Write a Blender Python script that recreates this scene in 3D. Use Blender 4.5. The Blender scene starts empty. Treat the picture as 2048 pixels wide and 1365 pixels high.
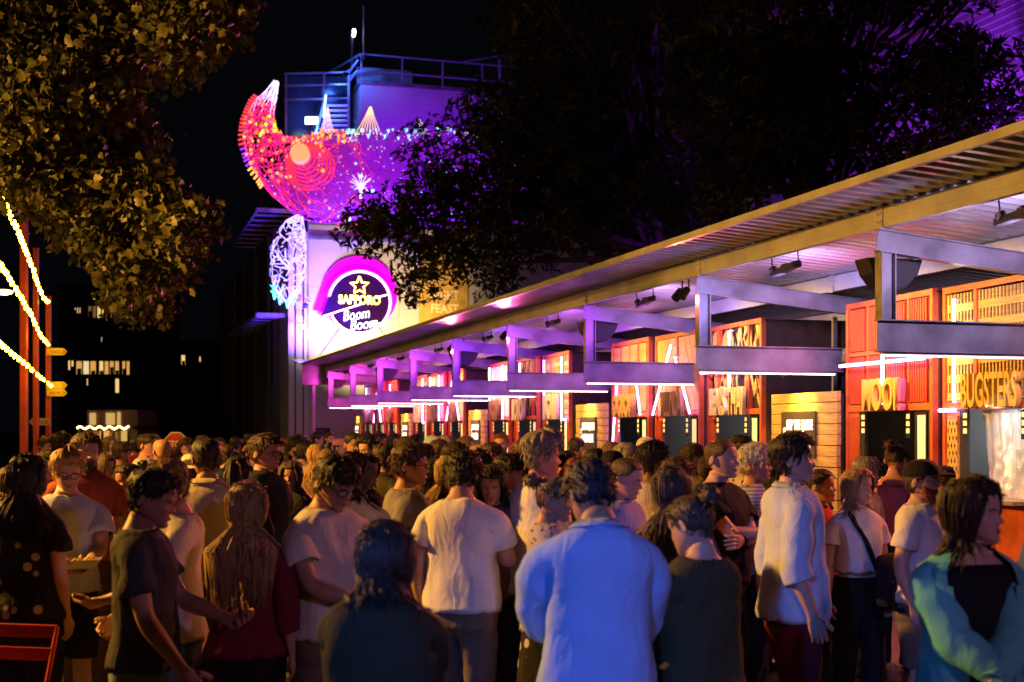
import bpy, bmesh, math, random
import numpy as np
from math import sin, cos, pi, radians, sqrt, atan2
from mathutils import Vector, Matrix, noise

random.seed(7)
RNG = np.random.default_rng(7)
SC = bpy.context.scene
COL = SC.collection

# ------------------------------------------------------------------ camera, world, exposure
F, CX, HY, HC = 2600.0, 1024.0, 860.0, 1.8          # focal length and horizon in photo pixels, camera height
cam_d = bpy.data.cameras.new('camera')
cam = bpy.data.objects.new('camera', cam_d); COL.objects.link(cam)
cam.location = (0, 0, HC); cam.rotation_euler = (radians(90), 0, 0)
cam_d.sensor_width = 36; cam_d.lens = F / 2048 * 36
cam_d.shift_y = (HY - 682.5) / 2048
cam_d.clip_start = 0.1; cam_d.clip_end = 2000
cam_d.dof.use_dof = True; cam_d.dof.focus_distance = 11.0; cam_d.dof.aperture_fstop = 3.0
SC.camera = cam
w = bpy.data.worlds.new('World'); SC.world = w; w.use_nodes = True
bg = w.node_tree.nodes['Background']
bg.inputs[0].default_value = (0.30, 0.32, 0.55, 1); bg.inputs[1].default_value = 0.004
SC.view_settings.view_transform = 'Standard'; SC.view_settings.look = 'None'
SC.view_settings.exposure = 0.0; SC.view_settings.gamma = 1.0
SC.render.engine = 'CYCLES'
SC.cycles.use_denoising = True
SC.cycles.use_adaptive_sampling = True; SC.cycles.adaptive_threshold = .03
SC.cycles.max_bounces = 4; SC.cycles.diffuse_bounces = 2; SC.cycles.glossy_bounces = 2
SC.cycles.transmission_bounces = 2; SC.cycles.transparent_max_bounces = 4
SC.cycles.sample_clamp_indirect = 4.0; SC.cycles.caustics_reflective = False; SC.cycles.caustics_refractive = False

# ------------------------------------------------------------------ geometry of the place
TH = math.atan((CX - 205) / F)                       # direction of the stall row, left of the view axis
CT, ST = cos(TH), sin(TH)
def R(u, v, z=0.0):                                  # row coordinates: u along the stalls, v across
    return Vector((-u * ST + v * CT, u * CT + v * ST, z))
def P(x, y, Y):                                      # photo pixel at a given depth
    return Vector(((x - CX) / F * Y, Y, HC - (y - HY) / F * Y))
def on_u(x, y, u0):                                  # where a sight line meets the plane u = u0 -> (v, z)
    a = (x - CX) / F
    Y = u0 / (CT - a * ST)
    return Y * (a * CT + ST), HC - (y - HY) / F * Y

# ------------------------------------------------------------------ mesh helpers
class MB:
    def __init__(s): s.v = []; s.f = []
    def add(s, verts, faces):
        o = len(s.v); s.v.extend([tuple(p) for p in verts]); s.f.extend([tuple(i + o for i in f) for f in faces]); return s
    def box(s, x0, x1, y0, y1, z0, z1):
        return s.add([(x0,y0,z0),(x1,y0,z0),(x1,y1,z0),(x0,y1,z0),(x0,y0,z1),(x1,y0,z1),(x1,y1,z1),(x0,y1,z1)],
                     [(3,2,1,0),(4,5,6,7),(0,1,5,4),(1,2,6,5),(2,3,7,6),(3,0,4,7)])
    def bar(s, a, b, wx, wz, up=(0,0,1)):            # rectangular bar between two points
        a = Vector(a); b = Vector(b); t = (b - a).normalized(); up = Vector(up)
        if abs(t.dot(up)) > .95: up = Vector((0,1,0)) if abs(t.y) < .9 else Vector((1,0,0))
        sx = t.cross(up).normalized(); uz = sx.cross(t)
        vs = []
        for p in (a, b):
            for (i, j) in ((-1,-1),(1,-1),(1,1),(-1,1)): vs.append(p + sx * i * wx / 2 + uz * j * wz / 2)
        return s.add(vs, [(0,1,2,3),(7,6,5,4),(0,4,5,1),(1,5,6,2),(2,6,7,3),(3,7,4,0)])
    def tube(s, pts, r, n=6, cap=True):
        pts = [Vector(p) for p in pts]; k = len(pts)
        rr = r if hasattr(r, '__len__') else [r] * k
        t0 = (pts[1] - pts[0]).normalized()
        up = Vector((0,0,1)) if abs(t0.z) < .9 else Vector((1,0,0))
        e = t0.cross(up).normalized(); vs = []
        for i, p in enumerate(pts):
            t = (pts[min(i+1, k-1)] - pts[max(i-1, 0)])
            t = t.normalized() if t.length > 1e-9 else t0
            e = (e - t * e.dot(t)); e = e.normalized() if e.length > 1e-6 else t.orthogonal().normalized()
            g = t.cross(e)
            for j in range(n):
                a = 2 * pi * j / n; vs.append(p + (e * cos(a) + g * sin(a)) * rr[i])
        fs = [(i*n+j, i*n+(j+1)%n, (i+1)*n+(j+1)%n, (i+1)*n+j) for i in range(k-1) for j in range(n)]
        if cap: fs += [tuple(range(n-1, -1, -1)), tuple((k-1)*n + j for j in range(n))]
        return s.add(vs, fs)
    def prism(s, poly, o, ex, ey, ez, d):            # poly in (ex,ey) at o, pushed d along ez
        o, ex, ey, ez = Vector(o), Vector(ex), Vector(ey), Vector(ez); n = len(poly)
        vs = [o + ex*x + ey*y for x, y in poly] + [o + ex*x + ey*y + ez*d for x, y in poly]
        return s.add(vs, [tuple(range(n-1,-1,-1)), tuple(range(n, 2*n))] + [(i, (i+1)%n, n+(i+1)%n, n+i) for i in range(n)])
    def lathe(s, prof, c=(0,0,0), n=16):             # profile of (r, z)
        c = Vector(c); vs = []
        for r, z in prof:
            for j in range(n): vs.append((c.x + r*cos(2*pi*j/n), c.y + r*sin(2*pi*j/n), c.z + z))
        fs = [(i*n+j, i*n+(j+1)%n, (i+1)*n+(j+1)%n, (i+1)*n+j) for i in range(len(prof)-1) for j in range(n)]
        return s.add(vs, fs)
    def ball(s, c, r, n=8, m=6, sc=(1,1,1)):
        c = Vector(c)
        prof = [(max(1e-4, r*sin(pi*i/m)), -r*cos(pi*i/m)) for i in range(m+1)]
        b = MB().lathe(prof, (0,0,0), n)
        return s.add([(c.x+x*sc[0], c.y+y*sc[1], c.z+z*sc[2]) for x,y,z in b.v], b.f)
    def mesh(s, name='m', smooth=False, fix=False):
        me = bpy.data.meshes.new(name); me.from_pydata(s.v, [], s.f)
        if fix:
            bm = bmesh.new(); bm.from_mesh(me); bmesh.ops.recalc_face_normals(bm, faces=bm.faces); bm.to_mesh(me); bm.free()
        if smooth: me.shade_smooth()
        me.update(); return me
    def build(s, name, mat, parent=None, smooth=False, fix=True, bevel=0):
        return obj(name, s.mesh(name, smooth, fix), mat, parent, bevel)

def obj(name, me, mat=None, parent=None, bevel=0):
    o = bpy.data.objects.new(name, me); COL.objects.link(o)
    if mat is not None and me is not None and hasattr(me, 'materials') and not len(me.materials): me.materials.append(mat)
    if parent is not None: o.parent = parent
    if bevel:
        m = o.modifiers.new('bevel', 'BEVEL'); m.width = bevel; m.segments = 2; m.limit_method = 'ANGLE'
    return o
def tag(o, label=None, cat=None, group=None, kind=None):
    if label: o['label'] = label
    if cat: o['category'] = cat
    if group: o['group'] = group
    if kind: o['kind'] = kind
    return o
def thing(name, loc, rz, label, cat, group=None):
    o = bpy.data.objects.new(name, None); COL.objects.link(o)
    o.location = loc; o.rotation_euler = (0, 0, rz); o.empty_display_size = .1
    return tag(o, label, cat, group, 'thing')
def lamp(name, kind, loc, color, energy, parent=None, aim=None, size=.1, spot=None, blend=.6, sizey=None):
    d = bpy.data.lights.new(name, kind); d.color = color; d.energy = energy
    if kind in ('POINT', 'SPOT'): d.shadow_soft_size = size
    if kind == 'SPOT': d.spot_size = radians(spot or 90); d.spot_blend = blend
    if kind == 'AREA':
        d.size = size
        if sizey: d.shape = 'RECTANGLE'; d.size_y = sizey
    o = bpy.data.objects.new(name, d); COL.objects.link(o); o.location = loc
    if parent is not None: o.parent = parent
    if aim is not None:
        o.rotation_euler = (Vector(aim) - Vector(loc)).to_track_quat('-Z', 'Y').to_euler()
    return o

# ------------------------------------------------------------------ materials
MATS = {}
def mat(name, color, rough=.6, metal=0.0, var=.18, scale=8.0, bump=.15, bscale=None, stretch=None, spec=.5):
    if name in MATS: return MATS[name]
    m = bpy.data.materials.new(name); m.use_nodes = True; nt = m.node_tree; N = nt.nodes; L = nt.links
    b = N['Principled BSDF']; b.inputs['Roughness'].default_value = rough; b.inputs['Metallic'].default_value = metal
    b.inputs['Specular IOR Level'].default_value = spec
    tc = N.new('ShaderNodeTexCoord'); src = tc.outputs['Object']
    if stretch:
        mp = N.new('ShaderNodeMapping'); mp.inputs['Scale'].default_value = stretch; L.new(src, mp.inputs[0]); src = mp.outputs[0]
    n1 = N.new('ShaderNodeTexNoise'); n1.inputs['Scale'].default_value = scale; n1.inputs['Detail'].default_value = 5
    L.new(src, n1.inputs['Vector'])
    cr = N.new('ShaderNodeValToRGB')
    c = Vector(color[:3])
    cr.color_ramp.elements[0].position = .3; cr.color_ramp.elements[1].position = .7
    cr.color_ramp.elements[0].color = (*(c * (1 - var)), 1); cr.color_ramp.elements[1].color = (*[min(1, q) for q in c * (1 + var)], 1)
    L.new(n1.outputs['Fac'], cr.inputs[0]); L.new(cr.outputs[0], b.inputs['Base Color'])
    if bump:
        n2 = N.new('ShaderNodeTexNoise'); n2.inputs['Scale'].default_value = bscale or scale * 4; n2.inputs['Detail'].default_value = 3
        L.new(src, n2.inputs['Vector'])
        bp = N.new('ShaderNodeBump'); bp.inputs['Strength'].default_value = bump; bp.inputs['Distance'].default_value = .02
        L.new(n2.outputs['Fac'], bp.inputs['Height']); L.new(bp.outputs[0], b.inputs['Normal'])
    MATS[name] = m; return m
def emit(name, color, strength):
    if name in MATS: return MATS[name]
    m = bpy.data.materials.new(name); m.use_nodes = True
    b = m.node_tree.nodes['Principled BSDF']
    b.inputs['Base Color'].default_value = (*color, 1); b.inputs['Emission Color'].default_value = (*color, 1)
    b.inputs['Emission Strength'].default_value = strength; b.inputs['Roughness'].default_value = .4
    MATS[name] = m; return m
def wood(name, color, horiz=True, var=.3, rough=.6):
    if name in MATS: return MATS[name]
    m = mat(name, color, rough, 0, var, 3.0, .25, 10, (1.2, 6, 14) if horiz else (14, 6, 1.2))
    return m
M_black = mat('black_paint', (.012,.012,.014), .5, 0, .2, 10, .05)
M_steel = mat('galvanised_steel', (.42,.42,.44), .42, .35, .22, 2.2, .08, 30)
M_fascia = mat('grey_painted_steel', (.20,.19,.21), .36, .3, .40, 2.6, .06, 20)
M_roof = mat('corrugated_zinc', (.45,.45,.46), .33, .75, .18, 1.5, .05, 18)
M_orange = mat('orange_red_paint', (.62,.11,.025), .5, 0, .22, 6, .12)
M_red = mat('red_paint', (.55,.03,.02), .45, 0, .2, 5, .08)
M_gold = wood('golden_plywood', (.62,.36,.08), True)
M_goldv = wood('golden_slats', (.62,.36,.09), False)
M_pine = wood('pine_plank', (.62,.38,.13), True, .28)
M_cream = wood('cream_board', (.72,.58,.38), False, .12)
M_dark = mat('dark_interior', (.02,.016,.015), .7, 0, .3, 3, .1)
M_concrete = mat('concrete', (.48,.44,.40), .8, 0, .16, .55, .2, 12)
M_asphalt = mat('asphalt', (.075,.068,.06), .62, 0, .45, 1.4, .5, 60)
M_neon = emit('neon_violet', (.62,.30,1.0), 15)
M_neonp = emit('neon_pink', (.95,.28,.85), 13)
M_neonw = emit('neon_white', (.75,.85,1.0), 12)
M_led = emit('led_batten', (1.0,.55,.42), 11)
M_bulb = emit('warm_bulb', (1.0,.50,.006), 210)
M_white = mat('white_paint', (.75,.75,.74), .5, 0, .08, 4, .05)

# ------------------------------------------------------------------ lettering (made first, while the scene is small)
TEXTS = {}
def text_mesh(body, size=1.0, extrude=.03, offset=.0, shear=0.0, sx=1.0):
    key = (body, size, extrude, offset, shear, sx)
    if key not in TEXTS:
        cu = bpy.data.curves.new('lettering', 'FONT'); cu.body = body; cu.size = size; cu.extrude = extrude
        cu.offset = offset; cu.shear = shear; cu.align_x = 'CENTER'; cu.align_y = 'BOTTOM_BASELINE' if False else 'BOTTOM'
        cu.resolution_u = 3
        o = bpy.data.objects.new('lettering', cu); COL.objects.link(o)
        dg = bpy.context.evaluated_depsgraph_get(); dg.update()
        me = bpy.data.meshes.new_from_object(o.evaluated_get(dg))
        bpy.data.objects.remove(o)
        n = len(me.vertices); co = np.empty(n*3); me.vertices.foreach_get('co', co); co = co.reshape(-1, 3)
        co[:,0] *= sx
        co -= np.array([(co[:,0].min()+co[:,0].max())/2, co[:,1].min(), 0])
        out = np.stack([co[:,0], -co[:,2], co[:,1]], 1)          # upright: x right, z up, front towards -y
        me.vertices.foreach_set('co', out.ravel()); me.update()
        TEXTS[key] = me
    return TEXTS[key]
def lettering(body, m, parent, loc, size=1.0, extrude=.03, offset=.0, shear=0., sx=1., roty=0., fit=None, high=None):
    me = text_mesh(body, size, extrude, offset, shear, sx).copy()
    me.materials.clear(); me.materials.append(m)
    o = bpy.data.objects.new('lettering', me); COL.objects.link(o); o.parent = parent
    o.location = loc; o.rotation_euler = (0, roty, 0)
    co = np.empty(len(me.vertices)*3); me.vertices.foreach_get('co', co); co = co.reshape(-1,3)
    s = [1, 1, 1]
    if fit: s[0] = fit / max(1e-6, np.ptp(co[:,0]))
    if high: s[2] = high / max(1e-6, np.ptp(co[:,2]))
    o.scale = s
    return o
for _t in ('BUGSTERS','MOOI','!',"LEK'S THAI",'VILLINDA!','IIOIIOI','SKIP THE QUEUE','ORDER ONLINE','SCAN TO','SAPPORO','ROOM','FEAST','NIGHT','TOILETS','FIRST AID','BOOM BOOM ROOM','STOP','NIGHT FEAST'):
    pass
# ================================================================== ground
g = MB().add([(-400,-60,0),(400,-60,0),(400,700,0),(-400,700,0)], [(0,1,2,3)])
tag(g.build('ground', M_asphalt, fix=False), kind='structure')

# ================================================================== market roof (thing of its own)
VA, VS, S0 = 7.24, 9.22, 4.06
U1 = (19736 * 6.443e-4 - VA * ST) / CT
UF = [U1 + S0 * k for k in range(9)]                 # nine hanging steel frames
def ROOF_Z(v): return 3.985 - .075 * (v - VA)
roof = thing('market_roof', R(0, 0), TH, 'long corrugated metal canopy roof sloping over the row of food stalls', 'roof')
UA, UB, VE, VB = 5.0, UF[-1] + .9, 6.5, 14.5
m = MB(); prof = []
u = UA
while u < UB:
    prof += [(u, 0), (u + .07, 0), (u + .10, .035), (u + .17, .035)]; u += .2
vs = []; n = len(prof)
for v in (VE, 9.0, 11.7, VB):
    for (uu, dz) in prof: vs.append((v, uu, ROOF_Z(v) + dz))
m.add(vs, [(r*n+i, r*n+i+1, (r+1)*n+i+1, (r+1)*n+i) for r in range(3) for i in range(n-1)])
m.build('roof_sheet', M_roof, roof, fix=False)
e = MB(); e.box(VE-.03, VE+.02, UA, UB, ROOF_Z(VE)-.035, ROOF_Z(VE)+.042)
e.build('edge_trim', M_steel, roof)
for v in (VA + .02, VA + 1.95, 11.2):
    z1 = ROOF_Z(v) - .012
    p = MB(); p.box(v, v+.012, UA, UB, z1-.20, z1); p.box(v+.012, v+.07, UA, UB, z1-.012, z1-.001); p.box(v+.012, v+.07, UA, UB, z1-.2, z1-.19)
    p.box(v-.004, v, UA, UB, z1-.125, z1-.095)
    pu = p.build('purlin', M_steel, roof)
    if v < 10:
        for k, uu in enumerate([UF[0] - S0] + UF):
            c = MB(); c.box(v-.012, v-.005, uu-.05, uu+.05, z1-.215, z1+.01)
            for q in (-.025, .025):
                for zz in (-.06, -.14): c.box(v-.022, v-.012, uu+q-.008, uu+q+.008, z1+zz-.01, z1+zz+.01)
            c.build('cleat', M_steel, pu)
# roof end gutter and little end canopy
c = MB(); c.box(VE, VB, UB+.01, UB+.09, ROOF_Z(VB)-.1, ROOF_Z(VE)+.02); c.build('end_flashing', M_fascia, roof)

# ---- hanging steel frames with led battens
PURP = [(.72,.52,1.0), (.42,.34,1.0), (.42,.06,1.0), (.52,.10,1.0), (.30,.03,1.0), (.55,.05,.95), (.65,.05,.90), (.80,.05,.80), (1.0,.05,.65)]
FR_L = ['nearest the camera, over the slotted gold stall', 'second from the camera, over the first plank wall', 'third from the camera, beside the chevron stall',
        'fourth from the camera, before the slatted stall', 'fifth from the camera along the roof', 'sixth from the camera along the roof',
        'seventh from the camera along the roof', 'eighth from the camera, last but one', 'farthest from the camera by the concrete building']
for k, uu in enumerate(UF):
    fr = thing('steel_trestle', R(uu, VA), TH, 'grey steel trestle '+ FR_L[k], 'trestle', 'steel trestles hanging under the market roof')
    t = MB(); zt = 3.768
    a = [(-.02, 0, zt-.115), (4.2, 0, zt-.115-.097*4.2)]
    for (dz, wx, wz) in ((.105, .10, .012), (0, .012, .20), (-.105, .10, .012)):
        t.bar((a[0][0], 0, a[0][2]+dz), (a[1][0], 0, a[1][2]+dz), wx, wz)
    t.build('rafter', M_fascia, fr)
    t = MB(); t.box(0, .012, -.06, .06, 2.88, zt-.23); t.box(.012, .15, -.006, .006, 2.88, zt-.23); t.box(.15, .162, -.06, .06, 2.88, zt-.235)
    t.build('post', M_fascia, fr)
    t = MB(); t.box(-.015, 2.1, -.008, .008, 2.575, 2.865); t.box(-.015, 2.1, -.06, .06, 2.865, 2.879); t.box(-.015, 2.1, -.06, .06, 2.561, 2.575)
    t.build('lower_beam', M_fascia, fr)
    t = MB(); t.box(.03, 2.0, -.03, .03, 2.535, 2.56); bat = t.build('led_housing', M_white, fr)
    t = MB(); t.box(.04, 1.99, -.012, .012, 2.522, 2.534); t.build('led_batten', M_led, fr)
    if k % 2 == 0:                                   # curved black loudspeaker hanging behind the post
        sp = thing('loudspeaker', R(uu + .35, VA + .35), TH, 'black curved loudspeaker behind the steel frame ' + FR_L[k].split(',')[0], 'loudspeaker', 'loudspeakers under the roof')
        q = MB(); poly = [(-.32, .0), (.32, .0), (.26, -.16), (.14, -.29), (0, -.33), (-.14, -.29), (-.26, -.16)]
        q.prism(poly, (0, -.12, 3.52), (1,0,0), (0,0,1), (0,1,0), .26); q.build('cabinet', M_black, sp, bevel=.015)
        q = MB(); q.prism([(x*.88, y*.88-.015) for x, y in poly], (0, -.128, 3.52), (1,0,0), (0,0,1), (0,1,0), .006); q.build('grille', mat('speaker_grille', (.03,.03,.035), .5, .3, .3, 60, .4, 200), sp)
        q = MB(); q.bar((0,0,3.52), (0,0,3.80), .04, .04); q.build('bracket', M_black, sp)
    # wash light bar hung from the front purlin, aimed back at the frame and soffit
    if k >= 0:
        uu2 = uu - 1.75
        wl = thing('wash_light', R(uu2, VA + .28), TH, 'black led wash bar before the trestle ' + FR_L[k].split(',')[0], 'stage light', 'wash lights under the market roof')
        q = MB(); q.bar((-.09, -.42, 3.66), (.07, .42, 3.64), .10, .07); q.build('housing', M_black, wl, bevel=.012)
        for s in range(3): MB().tube([(0, -.28 + s*.28, 3.66), (0, -.26 + s*.28, 3.70)], [.045, .05], 8).build('lamp_head', M_black, wl)
        for hs_ in (-.3,.3): MB().tube([(0,hs_,3.68), (-.02,hs_,3.85)], .008, 5).build('hanger', M_black, wl)
        lamp('wash_lamp', 'SPOT', (.05, .05, 3.52), PURP[k], 200 if k > 1 else 230, wl, aim=(.55, 1.9, 3.40), size=.10, spot=150, blend=.9)
        lamp('wash_lamp', 'SPOT', (.25, .2, 3.40), PURP[k] if k > 2 else (.70,.50,1.0), 150 if k > 2 else 170, wl, aim=(1.0, .7, 3.9), size=.08, spot=150, blend=.9)
        lamp('stall_fill_lamp', 'SPOT', (.12, -.1, 3.55), (1.0,.56,.13) if k < 5 else (1.0,.46,.2), 430, wl, aim=(1.8, .0, 2.65), size=.08, spot=82, blend=.8)  # warm spots added in the bar to brighten the stall fronts
        lamp('stall_fill_lamp', 'SPOT', (.12, -.35, 3.55), (1.0,.56,.13) if k < 5 else (1.0,.46,.2), 280, wl, aim=(1.8, -1.4, 2.55), size=.08, spot=82, blend=.8)
for k, (uu, dv, aim, pcol, pen) in enumerate(((UF[1]+.75, .1, (1.0,8.5,1.3), (1.0,.14,.08), 1000), (UF[1]+.55, .1, (3.0,9.0,1.4), (1.0,.12,.12), 1000), (UF[3]+.5, .1, (-.5,11,1.4), (1.0,.12,.36), 1300), (UF[4]+.4, .1, (-3.0,14,1.4), (1.0,.10,.22), 1400), (UF[0]-3.4, .1, (2.6,7.6,1.3), (1.0,.22,.12), 700))):      # small par cans; the last is added out of view to redden the crowd
    pc = thing('par_can', R(uu, VA + .12), TH, ['small black par can spotlight before the second frame, the farther of two', 'small black par can spotlight before the second frame, the nearer of two', 'small black par can spotlight beside the fourth frame', 'small black par can spotlight beside the fifth frame', 'small black par can added out of view to redden the near crowd'][k], 'spotlight', 'par can spotlights on the purlin')
    q = MB(); q.tube([(0,0,3.66), (-.10,-.03,3.54)], [.05,.062], 10); q.build('can', M_black, pc)
    q = MB(); q.tube([(.02,0,3.66),(.02,0,3.86)], .012, 5); q.build('yoke', M_black, pc)
    wl_ = Vector(aim) - R(uu, VA+.12); wl_.rotate(Matrix.Rotation(-TH, 3, 'Z')); lamp('par_lamp', 'SPOT', (-.12,-.035,3.52), pcol, pen, pc, aim=wl_, size=.05, spot=64, blend=.8)

# ================================================================== food stalls
PHI_S = radians(14.3)
RS = -(pi/2 - PHI_S)
W = 2.0
UP = 2.029
US1 = (F * VS / CT * 6.698e-4 - VS * ST) / CT
def clip_poly(poly, x0, x1, z0, z1):
    for (ax, val, keep) in ((0, x0, 1), (0, x1, -1), (1, z0, 1), (1, z1, -1)):
        out = []
        for i in range(len(poly)):
            a, b = poly[i], poly[(i+1) % len(poly)]
            da, db = (a[ax]-val)*keep, (b[ax]-val)*keep
            if da >= 0: out.append(a)
            if (da >= 0) != (db >= 0):
                t = da/(da-db); out.append((a[0]+(b[0]-a[0])*t, a[1]+(b[1]-a[1])*t))
        poly = out
        if len(poly) < 3: return []
    return poly
def slat_set(st, rects, name, m, joined, depth=.025, y=0.0):
    if joined:
        q = MB()
        for (x0,x1,z0,z1) in rects: q.box(x0, x1, y-depth, y, z0, z1)
        tag(q.build(name, m, st), kind='stuff')
    else:
        cache = {}
        for (x0,x1,z0,z1) in rects:
            key = (round(x1-x0,3), round(z1-z0,3))
            if key not in cache: cache[key] = MB().box(0, key[0], -depth, 0, 0, key[1]).mesh(name)
            o = obj(name, cache[key], m, st); o.location = (x0, y, z0)
ZL, ZT = 2.06, 3.42
def shell(st, frame, near, inner=None, wall=M_dark):
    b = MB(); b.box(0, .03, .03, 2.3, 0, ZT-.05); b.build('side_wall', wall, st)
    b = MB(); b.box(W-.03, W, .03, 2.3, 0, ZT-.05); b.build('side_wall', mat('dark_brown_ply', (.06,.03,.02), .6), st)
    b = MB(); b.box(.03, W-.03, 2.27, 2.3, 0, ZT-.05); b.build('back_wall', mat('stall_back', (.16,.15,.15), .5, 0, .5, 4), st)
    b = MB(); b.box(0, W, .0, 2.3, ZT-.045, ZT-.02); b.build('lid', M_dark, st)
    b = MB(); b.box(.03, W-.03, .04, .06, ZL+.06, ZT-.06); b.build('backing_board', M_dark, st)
    # red framework
    for (x0,x1,z0,z1) in ((0,.055,0,ZT), (W-.055,W,0,ZT), (.055,W-.055,ZT-.07,ZT-.003), (.055,W-.055,ZL-.03,ZL+.05)):
        MB().box(x0, x1, -.045, .03, z0, z1).build('frame_rail', frame, st)
    # lower pillar, counter, opening
    MB().box(.055, .30, -.02, .03, 0, ZL-.03).build('pillar', frame, st)
    if near:
        slat_set(st, [(.085 + i*.042, .105 + i*.042, .1, ZL-.10) for i in range(5)], 'slat', frame, False, .018, -.02)
    MB().box(.30, .42, -.015, .03, 0, ZL-.03).build('jamb', mat('black_jamb', (.03,.03,.032), .45), st)
    MB().box(W-.42, W-.055, -.015, .03, 0, ZL-.03).build('jamb', mat('black_jamb', (.03,.03,.032), .45), st)
    MB().box(.42, W-.42, -.25, .25, 1.02, 1.06).build('counter', wood('counter_wood', (.35,.2,.1)), st)
    MB().box(.42, W-.42, -.01, .03, 0, 1.02).build('front_panel', frame, st)
    lb = MB().box(W-.32, W-.16, -.04, -.02, .9, ZL-.09).build('menu_light_box', emit('menu_glow', (1.0,.72,.32), .8), st)
    MB().box(W-.345, W-.135, -.035, -.016, .87, ZL-.06).build('menu_frame', M_black, st)
    for x in (.46, W-.50):
        MB().box(x-.05, x+.05, -.055, -.045, ZL-.36, ZL-.05).build('price_tag', M_black, st)
        q = MB()
        for j in range(3): q.box(x-.032, x+.032, -.060, -.0555, ZL-.13-.085*j, ZL-.075-.085*j)
        tag(q.build('tag_print', emit('tag_print', (1,.75,.25), .9), st), kind='stuff')
    # kitchen inside
    q = MB(); q.box(.5, 1.5, 1.5, 2.1, .0, .95); q.box(.55, .95, 1.75, 2.2, .95, 1.45); q.build('kitchen_bench', mat('stainless', (.5,.5,.52), .3, .8), st)
    q = MB(); q.box(.3, 1.7, 1.95, 2.25, 1.62, 1.65); q.tube([(1.25,1.9,1.65),(1.25,1.9,1.95)], .12, 10); q.tube([(.6,2.0,1.65),(.6,2.0,1.85)], .10, 10); q.build('shelf', mat('stainless', (.5,.5,.52), .3, .8), st)
    if inner: lamp('kitchen_lamp', 'POINT', (W/2, 1.2, 1.95), inner[0], inner[1], st, size=.12)
def neon(st, a, b, m=None, r=.017, y=-.11):
    q = MB(); q.tube([(a[0], y, a[1]), (b[0], y, b[1])], r, 8); t = q.build('neon_tube', m or M_neon, st, smooth=True)
    for (x, z) in (a, b): MB().tube([(x, y, z), (x, -.04, z)], .012, 5).build('tube_mount', M_white, t)
def style_slats(st, m, joined, cols=4, pitch=.052):
    edges = np.linspace(.055, W-.055, cols+1); rects = []
    for c in range(cols):
        x0, x1 = edges[c]+.03, edges[c+1]-.03
        k = int((x1-x0)/pitch)
        for i in range(k): rects.append((x0+i*pitch, x0+i*pitch+pitch*.62, ZL+.07, 2.72)); rects.append((x0+i*pitch, x0+i*pitch+pitch*.62, 2.80, ZT-.09))
        if c: MB().box(edges[c]-.022, edges[c]+.022, -.035, .02, ZL+.05, ZT-.07).build('mullion', M_orange, st)
    MB().box(.055, W-.055, -.032, .02, 2.735, 2.785).build('mid_rail', M_orange, st)
    MB().box(.055, W-.055, .0, .03, ZL+.05, ZT-.07).build('panel', mat('slat_gap_shade', (.14,.03,.012), .7), st)  # backing darkened to stand for shade in the slat gaps
    slat_set(st, rects, 'slat', m, joined, .028)
def style_lattice(st, joined, m=M_gold, colw=.062):
    for x in (.62, 1.55): MB().box(x-.03, x+.03, -.04, .02, ZL+.05, ZT-.07).build('mullion', M_orange, st)
    zr = ZL+.07; boards = []; q = MB()
    while zr < ZT-.1:
        boards.append((.06, .59, zr, min(zr+.085, ZT-.08))); boards.append((.65, 1.52, zr, min(zr+.085, ZT-.08))); boards.append((1.58, W-.06, zr, min(zr+.085, ZT-.08)))
        z1 = min(zr+.20, ZT-.08)
        for (a, b) in ((.06,.59),(.65,1.52),(1.58,W-.06)):
            x = a
            while x < b-.01: q.box(x, min(x+colw*.42, b), -.018, -.001, zr+.085, z1); x += colw
        zr += .20
    slat_set(st, boards, 'board', m, joined, .024, -.0)
    tag(q.build('lattice_bars', m, st), kind='stuff')
def style_jagged(st, rs, m=M_gold):
    for x in (.45, 1.55): MB().box(x-.025, x+.025, -.04, .02, ZL+.05, ZT-.07).build('mullion', M_orange, st)
    rng = random.Random(rs); q = MB()
    for (a, b) in ((.06,.42),(.48,1.52),(1.58,W-.06)):
        for i in range(int((b-a)*42)):
            cx, cz = rng.uniform(a, b), rng.uniform(ZL+.08, ZT-.1); h = rng.uniform(.10,.26); wd = rng.uniform(.02,.055); tl = rng.uniform(-.1,.1)
            pl = clip_poly([(cx-tl, cz-h), (cx+wd, cz-h*.2), (cx+tl+wd*.3, cz+h), (cx-wd*.8, cz+h*.3), (cx-wd*.5, cz)], a, b, ZL+.06, ZT-.08)
            if len(pl) >= 3: q.prism(pl, (0, -.002 - .02*rng.random(), 0), (1,0,0), (0,0,1), (0,-1,0), .012)
    tag(q.build('cutout_screen', m, st), kind='stuff')
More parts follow.
